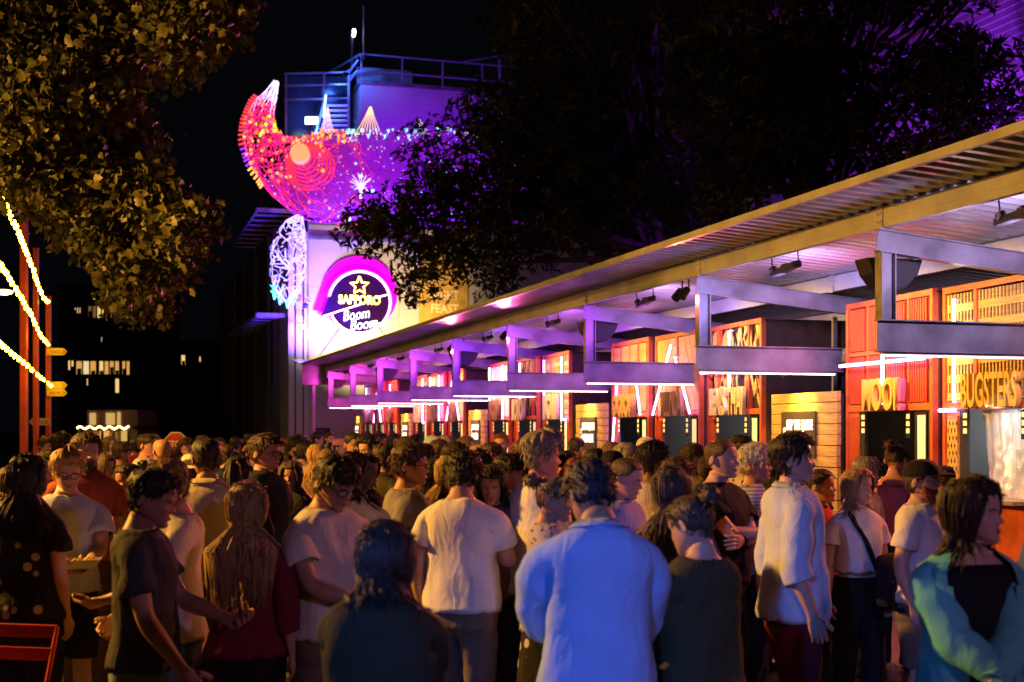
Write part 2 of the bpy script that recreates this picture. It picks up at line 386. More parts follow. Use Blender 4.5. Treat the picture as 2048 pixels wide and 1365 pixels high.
def style_chevron(st, joined):
    MB().box(W/2-.03, W/2+.03, -.045, .02, ZL+.05, ZT-.07).build('mullion', M_orange, st)
    q = MB(); mesh_n = 0
    for side in (0, 1):
        x0, x1 = (.06, W/2-.03) if side == 0 else (W/2+.03, W-.06)
        ang = radians(68) if side == 0 else radians(112)
        dx, dz = cos(ang), sin(ang); nx, nz = -dz, dx
        for k in range(-30, 30):
            c = k*.095; ox, oz = (x0+x1)/2 + nx*c, (ZL+ZT)/2 + nz*c
            h = .043
            pl = [(ox-dx*3-nx*h, oz-dz*3-nz*h), (ox+dx*3-nx*h, oz+dz*3-nz*h), (ox+dx*3+nx*h, oz+dz*3+nz*h), (ox-dx*3+nx*h, oz-dz*3+nz*h)]
            pl = clip_poly(pl, x0, x1, ZL+.06, ZT-.08)
            if len(pl) < 3: continue
            if joined: q.prism(pl, (0, 0, 0), (1,0,0), (0,0,1), (0,-1,0), .02)
            else: MB().prism(pl, (0, 0, 0), (1,0,0), (0,0,1), (0,-1,0), .018 + .006*random.random()).build('plank', M_goldv, st)
    if joined: tag(q.build('plank_panel', M_goldv, st), kind='stuff')
def style_cream(st, joined):
    slat_set(st, [(.06 + i*.235, .06 + i*.235 + .222, ZL+.06, ZT-.08) for i in range(8)], 'board', M_cream, joined, .022)
def plank_wall(i, st, first):
    rng = random.Random(i)
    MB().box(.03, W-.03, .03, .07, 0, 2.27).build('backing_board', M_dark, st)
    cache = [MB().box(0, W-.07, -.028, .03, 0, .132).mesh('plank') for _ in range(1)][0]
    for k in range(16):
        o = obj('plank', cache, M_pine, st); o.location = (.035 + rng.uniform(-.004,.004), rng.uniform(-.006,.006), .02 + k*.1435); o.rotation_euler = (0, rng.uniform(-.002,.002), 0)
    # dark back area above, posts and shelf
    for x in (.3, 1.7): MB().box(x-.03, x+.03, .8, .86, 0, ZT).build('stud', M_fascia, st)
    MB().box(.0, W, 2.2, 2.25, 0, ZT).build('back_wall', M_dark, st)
    q = MB(); q.bar((.3, .9, 2.75), (1.6, .9, 2.7), .3, .03); q.box(.5,.9,.8,1.1,2.77,2.95); q.build('storage_shelf', M_fascia, st)
    # printed sign
    x0, x1 = .42, 1.42
    MB().box(x0, x1, -.06, -.033, 1.42, 2.05).build('sign_board', mat('sign_brown', (.06,.045,.025), .5), st)
    gl = emit('sign_print', (1.0,.92,.75), 1.4)
    lettering('SKIP THE QUEUE', gl, st, (.98, -.064, 1.77), .2, .002, .008, fit=.78, high=.17)
    lettering('ORDER ONLINE', gl, st, (.95, -.064, 1.55), .2, .002, .008, fit=.70, high=.17)
    lettering('SCAN TO', gl, st, (.56, -.064, 1.65), .2, .002, .004, roty=-pi/2, fit=.36, high=.07)
    # down light over the planks
    q = MB(); q.tube([(W/2, -.30, 2.62), (W/2, -.28, 2.52)], [.03,.05], 8); q.bar((W/2, -.3, 2.62), (W/2, .05, 2.60), .02, .02); q.build('down_light', M_black, st)
    lamp('down_lamp', 'SPOT', (W/2, -.28, 2.50), (1.0,.55,.09), 150, st, aim=(W/2, .06, 1.85), size=.05, spot=125, blend=.8)
UNITS = ['lattice','red','planks','jagged','chevron','slats','planks','plaid','jagged','cream','planks','cheva','cream','plaid','planks','redc','cheva','cross','planks']
ST_L = {0:'gold slotted stall with tall BUGSTERS lettering, nearest the camera', 1:'orange red slatted stall with a pink neon cross', 3:"stall with jagged leaf cutouts and LEK'S THAI lettering",
 4:'chevron plank stall with an A shaped violet neon, before the plank wall', 5:'yellow vertical slat stall with slanting violet neon tubes', 7:'plaid stall with two upright violet neons beside the second plank wall', 8:'dark cutout stall with pale plank sign beside the plaid stall',
 9:'cream board stall lit white, beside the dark cutout stall', 11:'far narrow stall with an A shaped neon beside the third plank wall', 12:'far cream board stall between the A neon and plaid stalls',
 13:'far plaid stall with violet neon edges, beside the fourth plank wall', 15:'far red stall with a small pink neon cross', 16:'far stall with slanting neon, second from the end of the row', 17:'far violet cross neon stall at the end of the row'}
PL_L = ['plank wall with lit brown sign, nearest the camera', 'second plank wall from the camera with lit sign', 'third plank wall from the camera with lit sign', 'fourth plank wall from the camera with lit sign', 'last small plank wall by the concrete building']
np_ = 0
PANEL_G = mat('plaid_violet', (.30,.16,.20), .5)
for i, sty in enumerate(UNITS):
    u = US1 + (i-1) * UP
    loc = R(u, VS)
    if sty == 'planks':
        st = thing('plank_wall', loc, RS, PL_L[np_], 'wall', 'plank walls between the stalls'); np_ += 1
        plank_wall(i, st, np_ == 1); continue
    near = i < 6
    st = thing('food_stall', loc, RS, ST_L[i], 'food stall', 'food stalls under the market roof')
    inner = {0:((.85,.95,1.0), 130), 1:((1,.7,.4), 6), 3:((.95,.95,1.0), 45), 4:((.9,1.0,.95), 45), 5:((.9,.9,1), 8)}.get(i, ((.9,.95,1), 22))
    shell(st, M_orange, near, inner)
    jn = not near
    if sty == 'lattice':
        style_lattice(st, False)
        lettering('BUGSTERS', mat('gold_letter', (.75,.50,.10), .45, 0, .1, 4, .05), st, (.98, -.10, ZL-.02), .4, .03, .010, fit=1.0, high=.38)
        q = MB()                                     # crumpled clear plastic curtain in the opening
        nx, nz = 40, 30; vs = []
        for a in range(nz+1):
            for b in range(nx+1):
                x, z = .45 + b*(W-.9)/nx, 1.02 + a*(ZL-1.06)/nz
                vs.append((x, .22 + .10*noise.noise(Vector((x*7, z*1.2, 1))) + .012*noise.noise(Vector((x*18, z*9, 5)))*(1 if z < 1.6 else .3), z))
        q.add(vs, [(a*(nx+1)+b, a*(nx+1)+b+1, (a+1)*(nx+1)+b+1, (a+1)*(nx+1)+b) for a in range(nz) for b in range(nx)])
        q.build('foil_curtain', mat('silver_foil', (.85,.87,.88), .28, .55, .08, 5, .12, 14), st, smooth=False, fix=False)
        lamp('window_lamp', 'SPOT', (W/2, -.18, ZL-.03), (.8,.95,1.0), 16, st, aim=(W/2, .3, 1.4), size=.05, spot=140)
        neon(st, (.33, ZL+.05), (.33, ZT-.16), M_neonw); neon(st, (.04, ZL-.04), (.36, ZL-.04), M_neon, .02)
        q = MB()
        for a in range(16):
            for b in range(3): q.prism([(0,-.03),(.012,0),(0,.03),(-.012,0)], (.11+b*.065+(a%2)*.03, -.041, .6+a*.085), (1,0,0), (0,0,1), (0,-1,0), .004)
        tag(q.build('diamond_print', M_dark, st), kind='stuff')
        MB().box(.085,.285,-.04,-.021,.5,1.96).build('gold_panel', M_gold, st)
    elif sty == 'red':
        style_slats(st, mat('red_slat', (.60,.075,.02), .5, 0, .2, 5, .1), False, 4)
        neon(st, (1.02, ZL+.05), (1.02, ZT-.14), M_neonp, .02); neon(st, (.02, 2.62), (W-.02, 2.62), M_neonp, .02, -.14)
        lettering('MOOI', mat('gold_letter', (.75,.50,.10), .45, 0, .1, 4, .05), st, (.98, -.12, ZL-.03), .4, .03, .008, fit=.78, high=.40)
        lettering('!', emit('pink_letter', (.9,.1,.25), .5), st, (1.46, -.12, ZL-.03), .4, .03, .008, fit=.10, high=.38)
    elif sty == 'jagged':
        style_jagged(st, i)
        if i == 3:
            neon(st, (1.02, ZL+.06), (1.02, ZT-.12)); neon(st, (.0, 2.70), (W, 2.70), None, .02, -.14)
            lettering("LEK'S THAI", mat('pale_gold_letter', (.80,.62,.25), .45), st, (.95, -.12, ZL-.04), .4, .03, .010, fit=1.25, high=.44)
        else:
            neon(st, (.75, ZL+.3), (.75, ZT-.1)); 
            lettering('IIOIIO', M_cream, st, (.75, -.14, ZL-.05), .4, .035, .02, fit=1.0, high=.5)
    elif sty == 'chevron' or sty == 'cheva':
        style_chevron(st, jn)
        neon(st, (.05, ZL-.0), (W/2-.08, ZT-.2)); neon(st, (W-.25, ZL-.0), (W/2+.10, ZT-.42))
        if i == 4: lettering('VILLINDA', mat('brown_letter', (.30,.16,.07), .5), st, (.98, -.12, ZL-.04), .4, .03, .010, fit=1.0, high=.42)
        else: lettering('IIOII', mat('brown_letter', (.30,.16,.07), .5), st, (.85, -.12, ZL-.04), .4, .035, .02, fit=.7, high=.5)
    elif sty == 'slats':
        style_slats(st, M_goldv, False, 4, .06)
        neon(st, (.12, .9), (.55, 2.95)); neon(st, (1.75, ZL), (1.45, 2.95))
        lettering('OOIOI', M_gold, st, (.9, -.12, ZL-.04), .4, .06, .02, fit=1.0, high=.42)
    elif sty == 'plaid':
        MB().box(.06, W-.06, -.004, .025, ZL+.05, ZT-.07).build('panel', PANEL_G, st)
        style_lattice(st, True, M_gold, .03)
        neon(st, (.36, ZL+.0), (.36, ZT-.12)); neon(st, (W-.3, ZL-.05), (W-.3, ZT-.12))
        neon(st, (W-.3, ZL-.05), (W, ZL-.05), None, .02)
        lettering('IIOIII', M_cream, st, (1.0, -.14, ZL-.05), .4, .035, .02, fit=1.05, high=.55)
    elif sty == 'cream':
        style_cream(st, False)
        neon(st, (.25, ZL+.1), (.25, ZT-.1), M_neonw); neon(st, (1.6, ZL), (1.6, ZT-.1))
        lettering('IIOI', mat('brown_letter', (.30,.16,.07), .5), st, (.75, -.12, ZL-.04), .4, .035, .02, fit=.8, high=.5)
    elif sty == 'redc':
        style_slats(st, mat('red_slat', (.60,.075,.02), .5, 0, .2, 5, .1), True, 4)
        neon(st, (1.0, ZL+.1), (1.0, ZT-.12), M_neonp); neon(st, (.0, 2.66), (W, 2.66), M_neonp, .02, -.14)
        lettering('IIOI', mat('brown_letter', (.30,.16,.07), .5), st, (.75, -.12, ZL-.04), .4, .035, .02, fit=.8, high=.5)
    elif sty == 'cross':
        style_cream(st, True)
        neon(st, (1.0, ZL+.1), (1.0, ZT-.12)); neon(st, (.0, 2.62), (W, 2.62), None, .02, -.14)
        lettering('IIOI', M_cream, st, (.75, -.12, ZL-.04), .4, .035, .02, fit=.8, high=.5)
# hanging cable between the near stalls
q = MB(); q.tube([R(US1+UP*1.4, VS+.6, 3.1) + (R(US1+UP*.2, VS+.6, 3.2)-R(US1+UP*1.4, VS+.6, 3.1))*t - Vector((0,0,1.6*t*(1-t))) for t in np.linspace(0,1,14)], .012, 5)
tag(q.build('hanging_cable', mat('grey_cable', (.35,.33,.3), .5), smooth=True), 'thin pale cable drooping above the nearest plank wall', 'cable')
# ================================================================== concrete building at the end of the row
UW = 52.0
v0 = on_u(617, 600, UW)[0]; zw = on_u(700, 452, UW)[1]
bld = thing('concrete_building', R(0, 0), TH, 'tall concrete building behind the stalls with a violet lit upper block', 'building')
MB().box(v0+.02, 27, UW+.06, 68, 0, zw-.02).build('core_wall', M_concrete, bld)
cache = {}
nv = 5; pw = 3.7; ph = zw/4
for a in range(nv):
    for b in range(4):
        key = 0
        if key not in cache: cache[key] = MB().box(0, pw-.014, 0, .058, 0, ph-.014).mesh('panel')
        o = obj('wall_panel', cache[key], M_concrete, bld); o.location = (v0 + a*pw, UW, b*ph)
va = on_u(622, 0, UW)[0]
MB().box(v0, 26, UW-.22, UW-.003, zw-.62, zw-.50).build('ledge_beam', M_fascia, bld)
MB().box(v0-.02, 26, UW-.05, UW+1.0, zw, zw+.10).build('parapet_cap', M_fascia, bld)
# upper block, violet
v1 = on_u(722, 200, UW+3)[0]; z1 = on_u(722, 168, UW+3)[1]
MB().box(v1, v1+14, UW+3, UW+12, zw, z1).build('upper_block', mat('render_grey', (.42,.40,.42), .8, 0, .2, .4, .15, 10), bld)
MB().box(v1-.1, v1+14, UW+2.9, UW+12, z1+.002, z1+.15).build('block_cap', M_fascia, bld)
rail = MB()
zz = on_u(722, 108, UW+3)[1]
for t in np.linspace(v1, v1+9, 6): rail.bar((t, UW+3, z1+.15), (t, UW+3, zz), .06, .06)
for f in (.45, 1.0): rail.bar((v1, UW+3, z1+(zz-z1)*f), (v1+9, UW+3, z1+(zz-z1)*f), .06, .06)
for f in (.45, 1.0): rail.bar((v1, UW+3, z1+(zz-z1)*f), (v1-1.2, UW+7, z1+(zz-z1)*f*.9), .06, .06)
rail.bar((v1+4.4, UW+3, zz), (v1+6.2, UW+3, zz+.45), .06, .06); rail.bar((v1+6.2, UW+3, zz+.45), (v1+9.5, UW+3, zz+.45), .06, .06); rail.bar((v1+6.2, UW+3, z1), (v1+6.2, UW+3, zz+.45), .09, .09)
rail.build('roof_railing', mat('blue_grey_steel', (.35,.38,.5), .4, .4), bld)
MB().box(v1+.1, v1+2.6, UW+4.5, UW+4.6, z1+.15, z1+1.15).build('plant_screen', mat('white_screen', (.6,.62,.65), .5), bld)
# stair tower, steel and glass
def bp(x, y, u): v, z = on_u(x, y, u); return (v, u, z)
US = UW + 3.4
stt = MB()
for (x, ya, yb) in ((572,148,275), (648,145,270), (697,140,262)): stt.bar(bp(x,yb,US), bp(x,ya,US), .09, .09)
for y in (148, 172, 200): stt.bar(bp(568,y,US), bp(697,y-3,US), .07, .07)
for y in (145, 165): stt.bar(bp(697,y,US), bp(716,y-25,US-1), .06, .06)
stt.bar(bp(648,205,US), bp(630,272,US), .10, .06)
stt.build('stair_frame', mat('blue_grey_steel', (.35,.38,.5), .4, .4), bld)
for k in range(6):
    y = 212 + k*10
    stp = MB(); a = bp(652, y, US+.1*k); b = bp(694, y, US+.1*k); stp.bar(a, b, .32, .05); stp.build('stair_tread', M_white, bld)
MB().prism([bp(572,150,US+.8)[0::2], bp(697,150,US+.8)[0::2], bp(697,272,US+.8)[0::2], bp(572,272,US+.8)[0::2]], (0,US+1.0,0), (1,0,0), (0,0,1), (0,1,0), .05).build('glass_screen', mat('dark_glass', (.05,.06,.10), .15, .2), bld)
MB().prism([bp(610,235,US-.5)[0::2], bp(635,235,US-.5)[0::2], bp(635,249,US-.5)[0::2], bp(610,249,US-.5)[0::2]], (0,US-.5,0), (1,0,0), (0,0,1), (0,-1,0), .1).build('exit_light', emit('green_white', (.65,1.0,.72), 5), bld)
q = MB(); q.tube([bp(647,235,US-.3), bp(652,190,US-.3)], .035, 6); q.build('led_tube', emit('blue_tube', (.25,.45,1.0), 9), bld)
# mast with lamp, and thin antenna
q = MB(); q.tube([bp(704,150,UW+5), bp(704,62,UW+5)], .06, 6); q.build('mast', M_fascia, bld)
q = MB(); q.tube([bp(707,73,UW+4.9), bp(709,64,UW+4.9), bp(707,59,UW+4.9)], .07, 6); q.build('mast_lamp', emit('white_lamp', (.9,.95,1.0), 14), bld)
q = MB(); q.tube([bp(727,120,UW+5), bp(727,12,UW+5)], [.05,.025], 6); q.build('antenna', mat('violet_grey', (.3,.28,.35), .5), bld)
# left return: pilasters, dark side wall, louvred canopies
xs = [(577,589), (590,603), (604,616)]
for k, (xa, xb) in enumerate(xs):
    a = on_u(xa, 600, UW+.4+.15*k)[0]; b = on_u(xb, 600, UW+.4+.15*k)[0]
    MB().box(a, b, UW+.4-.15*k, UW+3, 0, zw-.3).build('pilaster', mat('pale_render', (.5,.5,.52), .6, 0, .15, .6, .1), bld)
vs_ = on_u(577, 600, UW+.5)[0]
MB().box(vs_-.3, vs_+.2, UW+3, 80, 0, zw+.2).build('side_wall', mat('dark_cladding', (.05,.045,.05), .6), bld)
for k in range(4):
    MB().box(vs_-.42, vs_-.30, UW+4+k*5, UW+4.4+k*5, 0, zw).build('fin', mat('dark_cladding', (.05,.045,.05), .6), bld)
for y, yb in ((420, 0), (630, 0)):
    a, z = on_u(514, y, UW+1); b = on_u(592, y, UW+1)[0]
    lv = MB(); lv.bar((a,UW+1,z), (b,UW+1,z), .08, .16); lv.bar((a,UW+1,z), (a,UW+13,z), .08, .14); lv.bar((b,UW+1,z), (b,UW+13,z), .08, .14)
    cano = lv.build('canopy_frame', M_fascia, bld)
    for j in range(8):
        s = MB(); s.bar((a+.05, UW+2.2+j*1.4, z-.02), (b-.05, UW+2.2+j*1.4, z-.02), .30, .04); s.build('louvre', M_fascia, cano)
# corner lamp on bracket and camera dome
cl = thing('corner_lamp', R(0,0), TH, 'small bright lamp on a bracket at the corner of the concrete building', 'lamp')
v_, z_ = on_u(603, 655, UW-.4)
q = MB(); q.tube([(v_+.35, UW-.02, z_), (v_+.1, UW-.4, z_)], .03, 6); q.build('bracket', M_white, cl)
q = MB(); q.ball((v_, UW-.4, z_), .11, 10, 6, (1.4,1,.8)); q.build('lamp_head', emit('corner_bulb', (1,.85,.7), 12), cl)
cd = thing('security_camera', R(0,0), TH, 'small dome camera on a white bracket at the corner of the concrete building', 'camera')
v_, z_ = on_u(611, 612, UW-.3)
q = MB(); q.tube([(v_+.25, UW-.02, z_+.15), (v_, UW-.3, z_+.15)], .04, 6); q.build('bracket', M_white, cd)
q = MB(); q.ball((v_, UW-.3, z_), .12, 10, 6); q.build('dome', mat('dark_glass', (.05,.06,.10), .15, .2), cd)
# small corrugated end canopy at the corner
ec = thing('end_canopy', R(0,0), TH, 'small dark corrugated canopy at the far end of the market roof', 'canopy')
a, za = on_u(596, 720, UB+2); b, zb = on_u(640, 718, UB+2); c_, zc = on_u(625, 748, UB+1)
q = MB()
for j in range(9):
    t = j/8; x = a + (b-a+.6)*t; q.bar((x, UB+3.0, za+.05), (x+.35, UB+.3, za-.45), .16, .03)
q.build('corrugated_sheet', M_roof, ec)
MB().box(a-.1, b+1.0, UB+.2, UB+.32, za-.62, za-.44).build('gutter', M_fascia, ec)
q = MB(); q.bar((a+.3, UB+.3, za-.5), (a+.3, UB+.3, 0), .1, .1); q.build('post', M_fascia, ec)
# notice board on the far wall
nb = thing('notice_board', R(0,0), TH, 'black notice board on the concrete wall below the end canopy', 'sign')
a, za = on_u(628, 856, UW-.05); b, zb = on_u(660, 900, UW-.05)
MB().box(a, b, UW-.05, UW-.004, zb, za).build('panel', M_black, nb)
lettering('NIGHT', mat('notice_ink', (.5,.4,.35), .6), nb, ((a*2+b)/3, UW-.056, za-.2), .15, .002, fit=.28, high=.10)
lettering('FEAST', mat('notice_ink', (.5,.4,.35), .6), nb, ((a*2+b)/3, UW-.056, za-.34), .15, .002, fit=.28, high=.10)

# ------------------------------------------------------------------ neon sign on the concrete wall
sg = thing('neon_sign', R(0,0), TH, 'round magenta neon sign with yellow star and SAPPORO lettering on the concrete wall', 'neon sign')
def vz(x, y, u): return on_u(x, y, u)
def outline(cx, cy, r, tip, a0, a1, u, n=56):
    pts = []
    for k in range(n+1):
        a = radians(a0 + (a1-a0)*k/n); pts.append(vz(cx + r*cos(a), cy + r*sin(a), u))
    pts.append(vz(tip[0], tip[1], u)); return pts
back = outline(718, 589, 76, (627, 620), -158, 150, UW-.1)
MB().prism(back, (0, UW-.12, 0), (1,0,0), (0,0,1), (0,1,0), .08).build('back_panel', emit('magenta_panel_glow', (.85,.0,.75), .85), sg)  # painted panel; its glow stands in for neon light falling on it
fr_ = outline(719, 605, 63, (642, 634), -170, 152, UW-.3)
MB().prism(fr_, (0, UW-.34, 0), (1,0,0), (0,0,1), (0,1,0), .14).build('front_panel', mat('deep_violet_panel', (.018,.002,.03), .9, 0, .1, 4, 0, spec=.05), sg)
q = MB(); q.tube([(v, UW-.39, z) for v, z in outline(719, 605, 61, (646, 633), -168, 158, UW-.39)] , .035, 6); q.build('ring_tube', emit('sign_pink', (1.0,.45,.95), 6), sg)
q = MB(); q.tube([(v, UW-.385, z) for v, z in outline(719, 605, 64, (642, 634), -170, 152, UW-.385)] , .03, 6); q.build('ring_tube', emit('sign_magenta', (.9,.1,.9), 4), sg)
q = MB(); q.tube([bp(646,633,UW-.39), bp(724,608,UW-.39)], .03, 6); q.tube([bp(752,596,UW-.39), bp(778,589,UW-.39)], .03, 6); q.build('stroke_tube', emit('sign_pink', (1.0,.45,.95), 6), sg)
star = [bp(719 + (19 if k%2==0 else 8.5)*sin(pi*k/5), 572 - (19 if k%2==0 else 8.5)*cos(pi*k/5), UW-.39) for k in range(11)]
q = MB(); q.tube(star, .035, 6); q.build('star_tube', emit('sign_yellow', (1.0,.80,.10), 6), sg)
px = .0202
def sign_text(s, x, y, wpx, hpx, m, shear=0, off=.0, rot=0):
    v, z = vz(x, y, UW-.40); lettering(s, m, sg, (v, UW-.40, z), 1.0, .015, off, shear, roty=rot, fit=wpx*px, high=hpx*px)
sign_text('SAPPORO', 719, 609, 84, 18, emit('sign_yellow', (1.0,.80,.10), 6), 0, .02)
sign_text('Boom', 714, 639, 54, 20, emit('sign_white', (.75,.9,1.0), 4.5), .35, -.012, -.16)
sign_text('Boom', 729, 658, 56, 20, emit('sign_white', (.75,.9,1.0), 4.5), .35, -.012, -.16)
sign_text('ROOM', 750, 653, 20, 6, emit('sign_white', (.75,.9,1.0), 4.5), 0, .0, -.12)
q = MB()
for (a, b) in (((682,655),(640,712)), ((757,655),(775,678))): q.tube([bp(*a,UW-.15), bp(*b,UW-.05)], .02, 5)
q.build('stay_wire', M_fascia, sg)
lamp('sign_lamp', 'POINT', (*vz(719,640,UW-1)[:1], UW-.75, vz(719,645,UW)[1]), (.15,.25,1.0), 12, sg, size=.1)
lamp('sign_lamp', 'POINT', (*vz(719,580,UW-1)[:1], UW-.8, vz(719,585,UW)[1]), (1,.7,.05), 14, sg, size=.1)

# yellow banner
bn = thing('wall_banner', R(0,0), TH, 'gold banner with FEAST lettering on the concrete wall behind the leaves', 'banner')
a, za = vz(838, 500, UW-.03); b, zb = vz(935, 700, UW-.03)
MB().box(a, b, UW-.06, UW-.004, zb, za).build('banner_cloth', mat('gold_banner', (.55,.33,.06), .7, 0, .25, 2, .1), bn)
v_, z_ = vz(890, 627, UW-.07); lettering('FEAST', mat('banner_ink', (.85,.70,.35), .7), bn, (v_, UW-.07, z_), 1., .004, .02, fit=58*px, high=19*px)
v_, z_ = vz(890, 600, UW-.07); lettering('NIGHT', mat('banner_ink', (.85,.70,.35), .7), bn, (v_, UW-.07, z_), 1., .004, .02, fit=58*px, high=19*px)

# unseen flood lights assumed on the market roof end, aimed at the wall
for k, (uu, vv, aim, colr, en, lb) in enumerate((
    (47.4, 9.4, (10.3, UW, 6.6), (1.0,.74,.38), 4000, 'assumed black floodlight on the roof end aimed at the neon sign wall'),
    (47.9, 12.0, (12.0, UW, 5.2), (1.0,.58,.16), 1300, 'assumed black floodlight on the roof aimed at the gold banner'))):
    fl = thing('floodlight', R(0,0), TH, lb, 'floodlight', 'assumed floodlights for the building wall')
    z = 4.0
    q = MB(); q.box(vv-.2, vv+.2, uu-.06, uu+.06, z, z+.25); q.build('housing', M_black, fl, bevel=.02)
    q = MB(); q.bar((vv, uu, z-.6), (vv, uu, z), .05, .05); q.bar((vv, uu, 0), (vv, uu, z-.6), .08, .08); q.build('stand', M_black, fl)
    lamp('assumed_flood_lamp', 'SPOT', (vv, uu+.1, z+.12), colr, en, fl, aim=aim, size=.15, spot=88, blend=.8)
# violet / blue floods assumed on the building (fixtures unseen, put on its ledges)
for k, (pos, aim, colr, en, sp, lb) in enumerate((
    ((on_u(760,0,UW)[0]+1.5, UW+.6, zw+.35), (v1+5, UW+3.2, zw+4.5), (.25,.0,1.0), 2800, 150, 'assumed violet floodlight hidden behind the woven sculpture'),
    ((vs_+.3, UW-1.6, 4.6), (vs_+.6, UW+1, 10), (.10,.02,1.0), 9000, 120, 'assumed blue floodlight at the foot of the building corner'),
    ((v1-.8, UW+2.2, z1+.3), (v1+1.2, UW+4.4, z1+.6), (.05,.16,1.0), 300, 150, 'assumed blue floodlight on the rooftop rail'),
    ((bp(640,262,US)[0], US-.7, bp(640,262,US)[2]), (bp(640,180,US)[0], US+.6, bp(640,180,US)[2]), (.05,.14,1.0), 360, 150, 'assumed blue floodlight under the rooftop stair'))):
    fl = thing('floodlight', R(0,0), TH, lb, 'floodlight', 'assumed coloured floodlights on the building')
    p = Vector(pos); q = MB(); q.box(p.x-.12, p.x+.12, p.y-.08, p.y+.08, p.z-.22, p.z-.1); q.build('housing', M_black, fl, bevel=.01)
    q = MB(); q.bar((p.x, p.y, p.z-.35), (p.x, p.y, p.z-.22), .04, .04); q.build('bracket', M_black, fl)
    lamp('assumed_flood_lamp', 'SPOT', pos, colr, en, fl, aim=aim, size=.12, spot=sp, blend=.8)

# ------------------------------------------------------------------ woven light sculpture on the roof edge
def spine_fn(cs, u0):
    pts = [(*on_u(x, y, u0), r*px) for x, y, r in cs]; A = np.array(pts)
    d = np.r_[0, np.cumsum(np.hypot(np.diff(A[:,0]), np.diff(A[:,1])))]; d /= d[-1]
    def ev(s, ph):
        s = min(max(s, 0), 1)
        c = [np.interp(s, d, A[:,k]) for k in range(3)]
        c1 = [np.interp(min(1, s+.02), d, A[:,k]) for k in range(2)]; c0 = [np.interp(max(0, s-.02), d, A[:,k]) for k in range(2)]
        t = Vector((c1[0]-c0[0], c1[1]-c0[1])).normalized()
        r = c[2]
        return Vector((c[0] - t.y*r*cos(ph), u0 + .75*r*sin(ph), c[1] + t.x*r*cos(ph)))
    return ev
def wires(ev, n, s0, s1, rng, r=.022, ds=.10, dp=1.3, seg=7):
    q = MB()
    for k in range(n):
        s = rng.uniform(s0, s1); ph = rng.uniform(-pi, pi); a, b = rng.uniform(-ds, ds), rng.uniform(-dp, dp)
        q.tube([ev(min(max(s+a*t, s0-.02), s1+.02), ph+b*t)*1 for t in np.linspace(-.5,.5,seg)], r, 3, cap=False)
    return q
UC = UW - .35
scu = thing('woven_sculpture', R(0,0), TH, 'huge woven wire creature glowing magenta and violet on the building roof edge', 'sculpture')
BODY = [(553,163,5),(543,188,12),(528,214,21),(519,245,26),(521,275,34),(540,306,46),(576,334,66),(626,354,88),(700,358,92),(800,355,92),(900,350,90),(980,350,80),(1040,355,48)]
ev = spine_fn(BODY, UC); rng = random.Random(3)
M_horn = emit('wire_white', (.75,.55,1.0), 2.2); M_wm = emit('wire_magenta', (.85,.02,.22), .8); M_wv = emit('wire_violet', (.45,.02,.70), .38); M_wr = emit('wire_red', (1.0,.04,.06), 1.1)
q = wires(ev, 46, 0, .09, rng, .016, .09, .5); q.build('horn', M_horn, scu, fix=False)
q = wires(ev, 330, .07, .31, rng, .020, .07, 1.2); q.build('snout_weave', M_wm, scu, fix=False)
q = wires(ev, 430, .28, 1.0, rng, .020, .14, 1.2); q.build('body_weave', M_wv, scu, fix=False)
q = wires(ev, 110, .28, .50, rng, .014, .10, 1.0); q.build('cheek_weave', M_wr, scu, fix=False)
# translucent lining of the body
tm = bpy.data.materials.new('violet_gauze'); tm.use_nodes = True; nt = tm.node_tree; b_ = nt.nodes['Principled BSDF']
b_.inputs['Base Color'].default_value = (.30,.12,.34,1); b_.inputs['Roughness'].default_value = .8
tr = nt.nodes.new('ShaderNodeBsdfTranslucent'); tr.inputs[0].default_value = (.6,.35,.65,1); mx = nt.nodes.new('ShaderNodeMixShader'); mx.inputs[0].default_value = .6
nt.links.new(b_.outputs[0], mx.inputs[1]); nt.links.new(tr.outputs[0], mx.inputs[2]); nt.links.new(mx.outputs[0], nt.nodes['Material Output'].inputs[0])
q = MB(); vs = []; ns, na = 40, 20
for a in range(ns+1):
    for b in range(na):
        s = .27 + .72*a/ns; p = ev(s, 2*pi*b/na); c = (ev(s,0)+ev(s,pi))/2; vs.append(c + (p-c)*.9)
q.add(vs, [(a*na+b, a*na+(b+1)%na, (a+1)*na+(b+1)%na, (a+1)*na+b) for a in range(ns) for b in range(na)])
q.build('gauze_lining', tm, scu, smooth=True, fix=True)
for (x, y, colr, en) in ((600,345,(1.0,.02,.10), 16), (660,360,(1.0,.01,.35), 34), (740,360,(.45,.0,1.0), 65), (840,355,(.32,.0,1.0), 65), (940,350,(.28,.0,1.0), 60)):
    v, z = on_u(x, y, UC); lamp('body_lamp', 'POINT', (v, UC, z), colr, en, scu, size=.2)
def fan(tip, bases, n):
    q = MB()
    for k in range(n):
        t = k/(n-1); bx = bases[0] + (bases[1]-bases[0])*t; q.tube([bp(bx, bases[2], UC-.2), bp((bx+tip[0]*1.6)/2.6, (bases[2]*.8+tip[1]*1.2)/2, UC-.2), bp(tip[0]+(t-.5)*3, tip[1], UC-.2)], .013, 4)
    return q
for k, (tip, ba, mm) in enumerate((((741,214),(710,762,270),'a'), ((838,238),(822,868,280),'b'), ((936,255),(915,955,282),'b'), ((655,215),(640,668,266),'b'))):
    fan(tip, ba, 8).build('dorsal_spike', emit('spike_gold', (1.0,.62,.30), 1.8) if mm == 'a' else emit('spike_pink', (.85,.55,1.0), 1.3), scu)
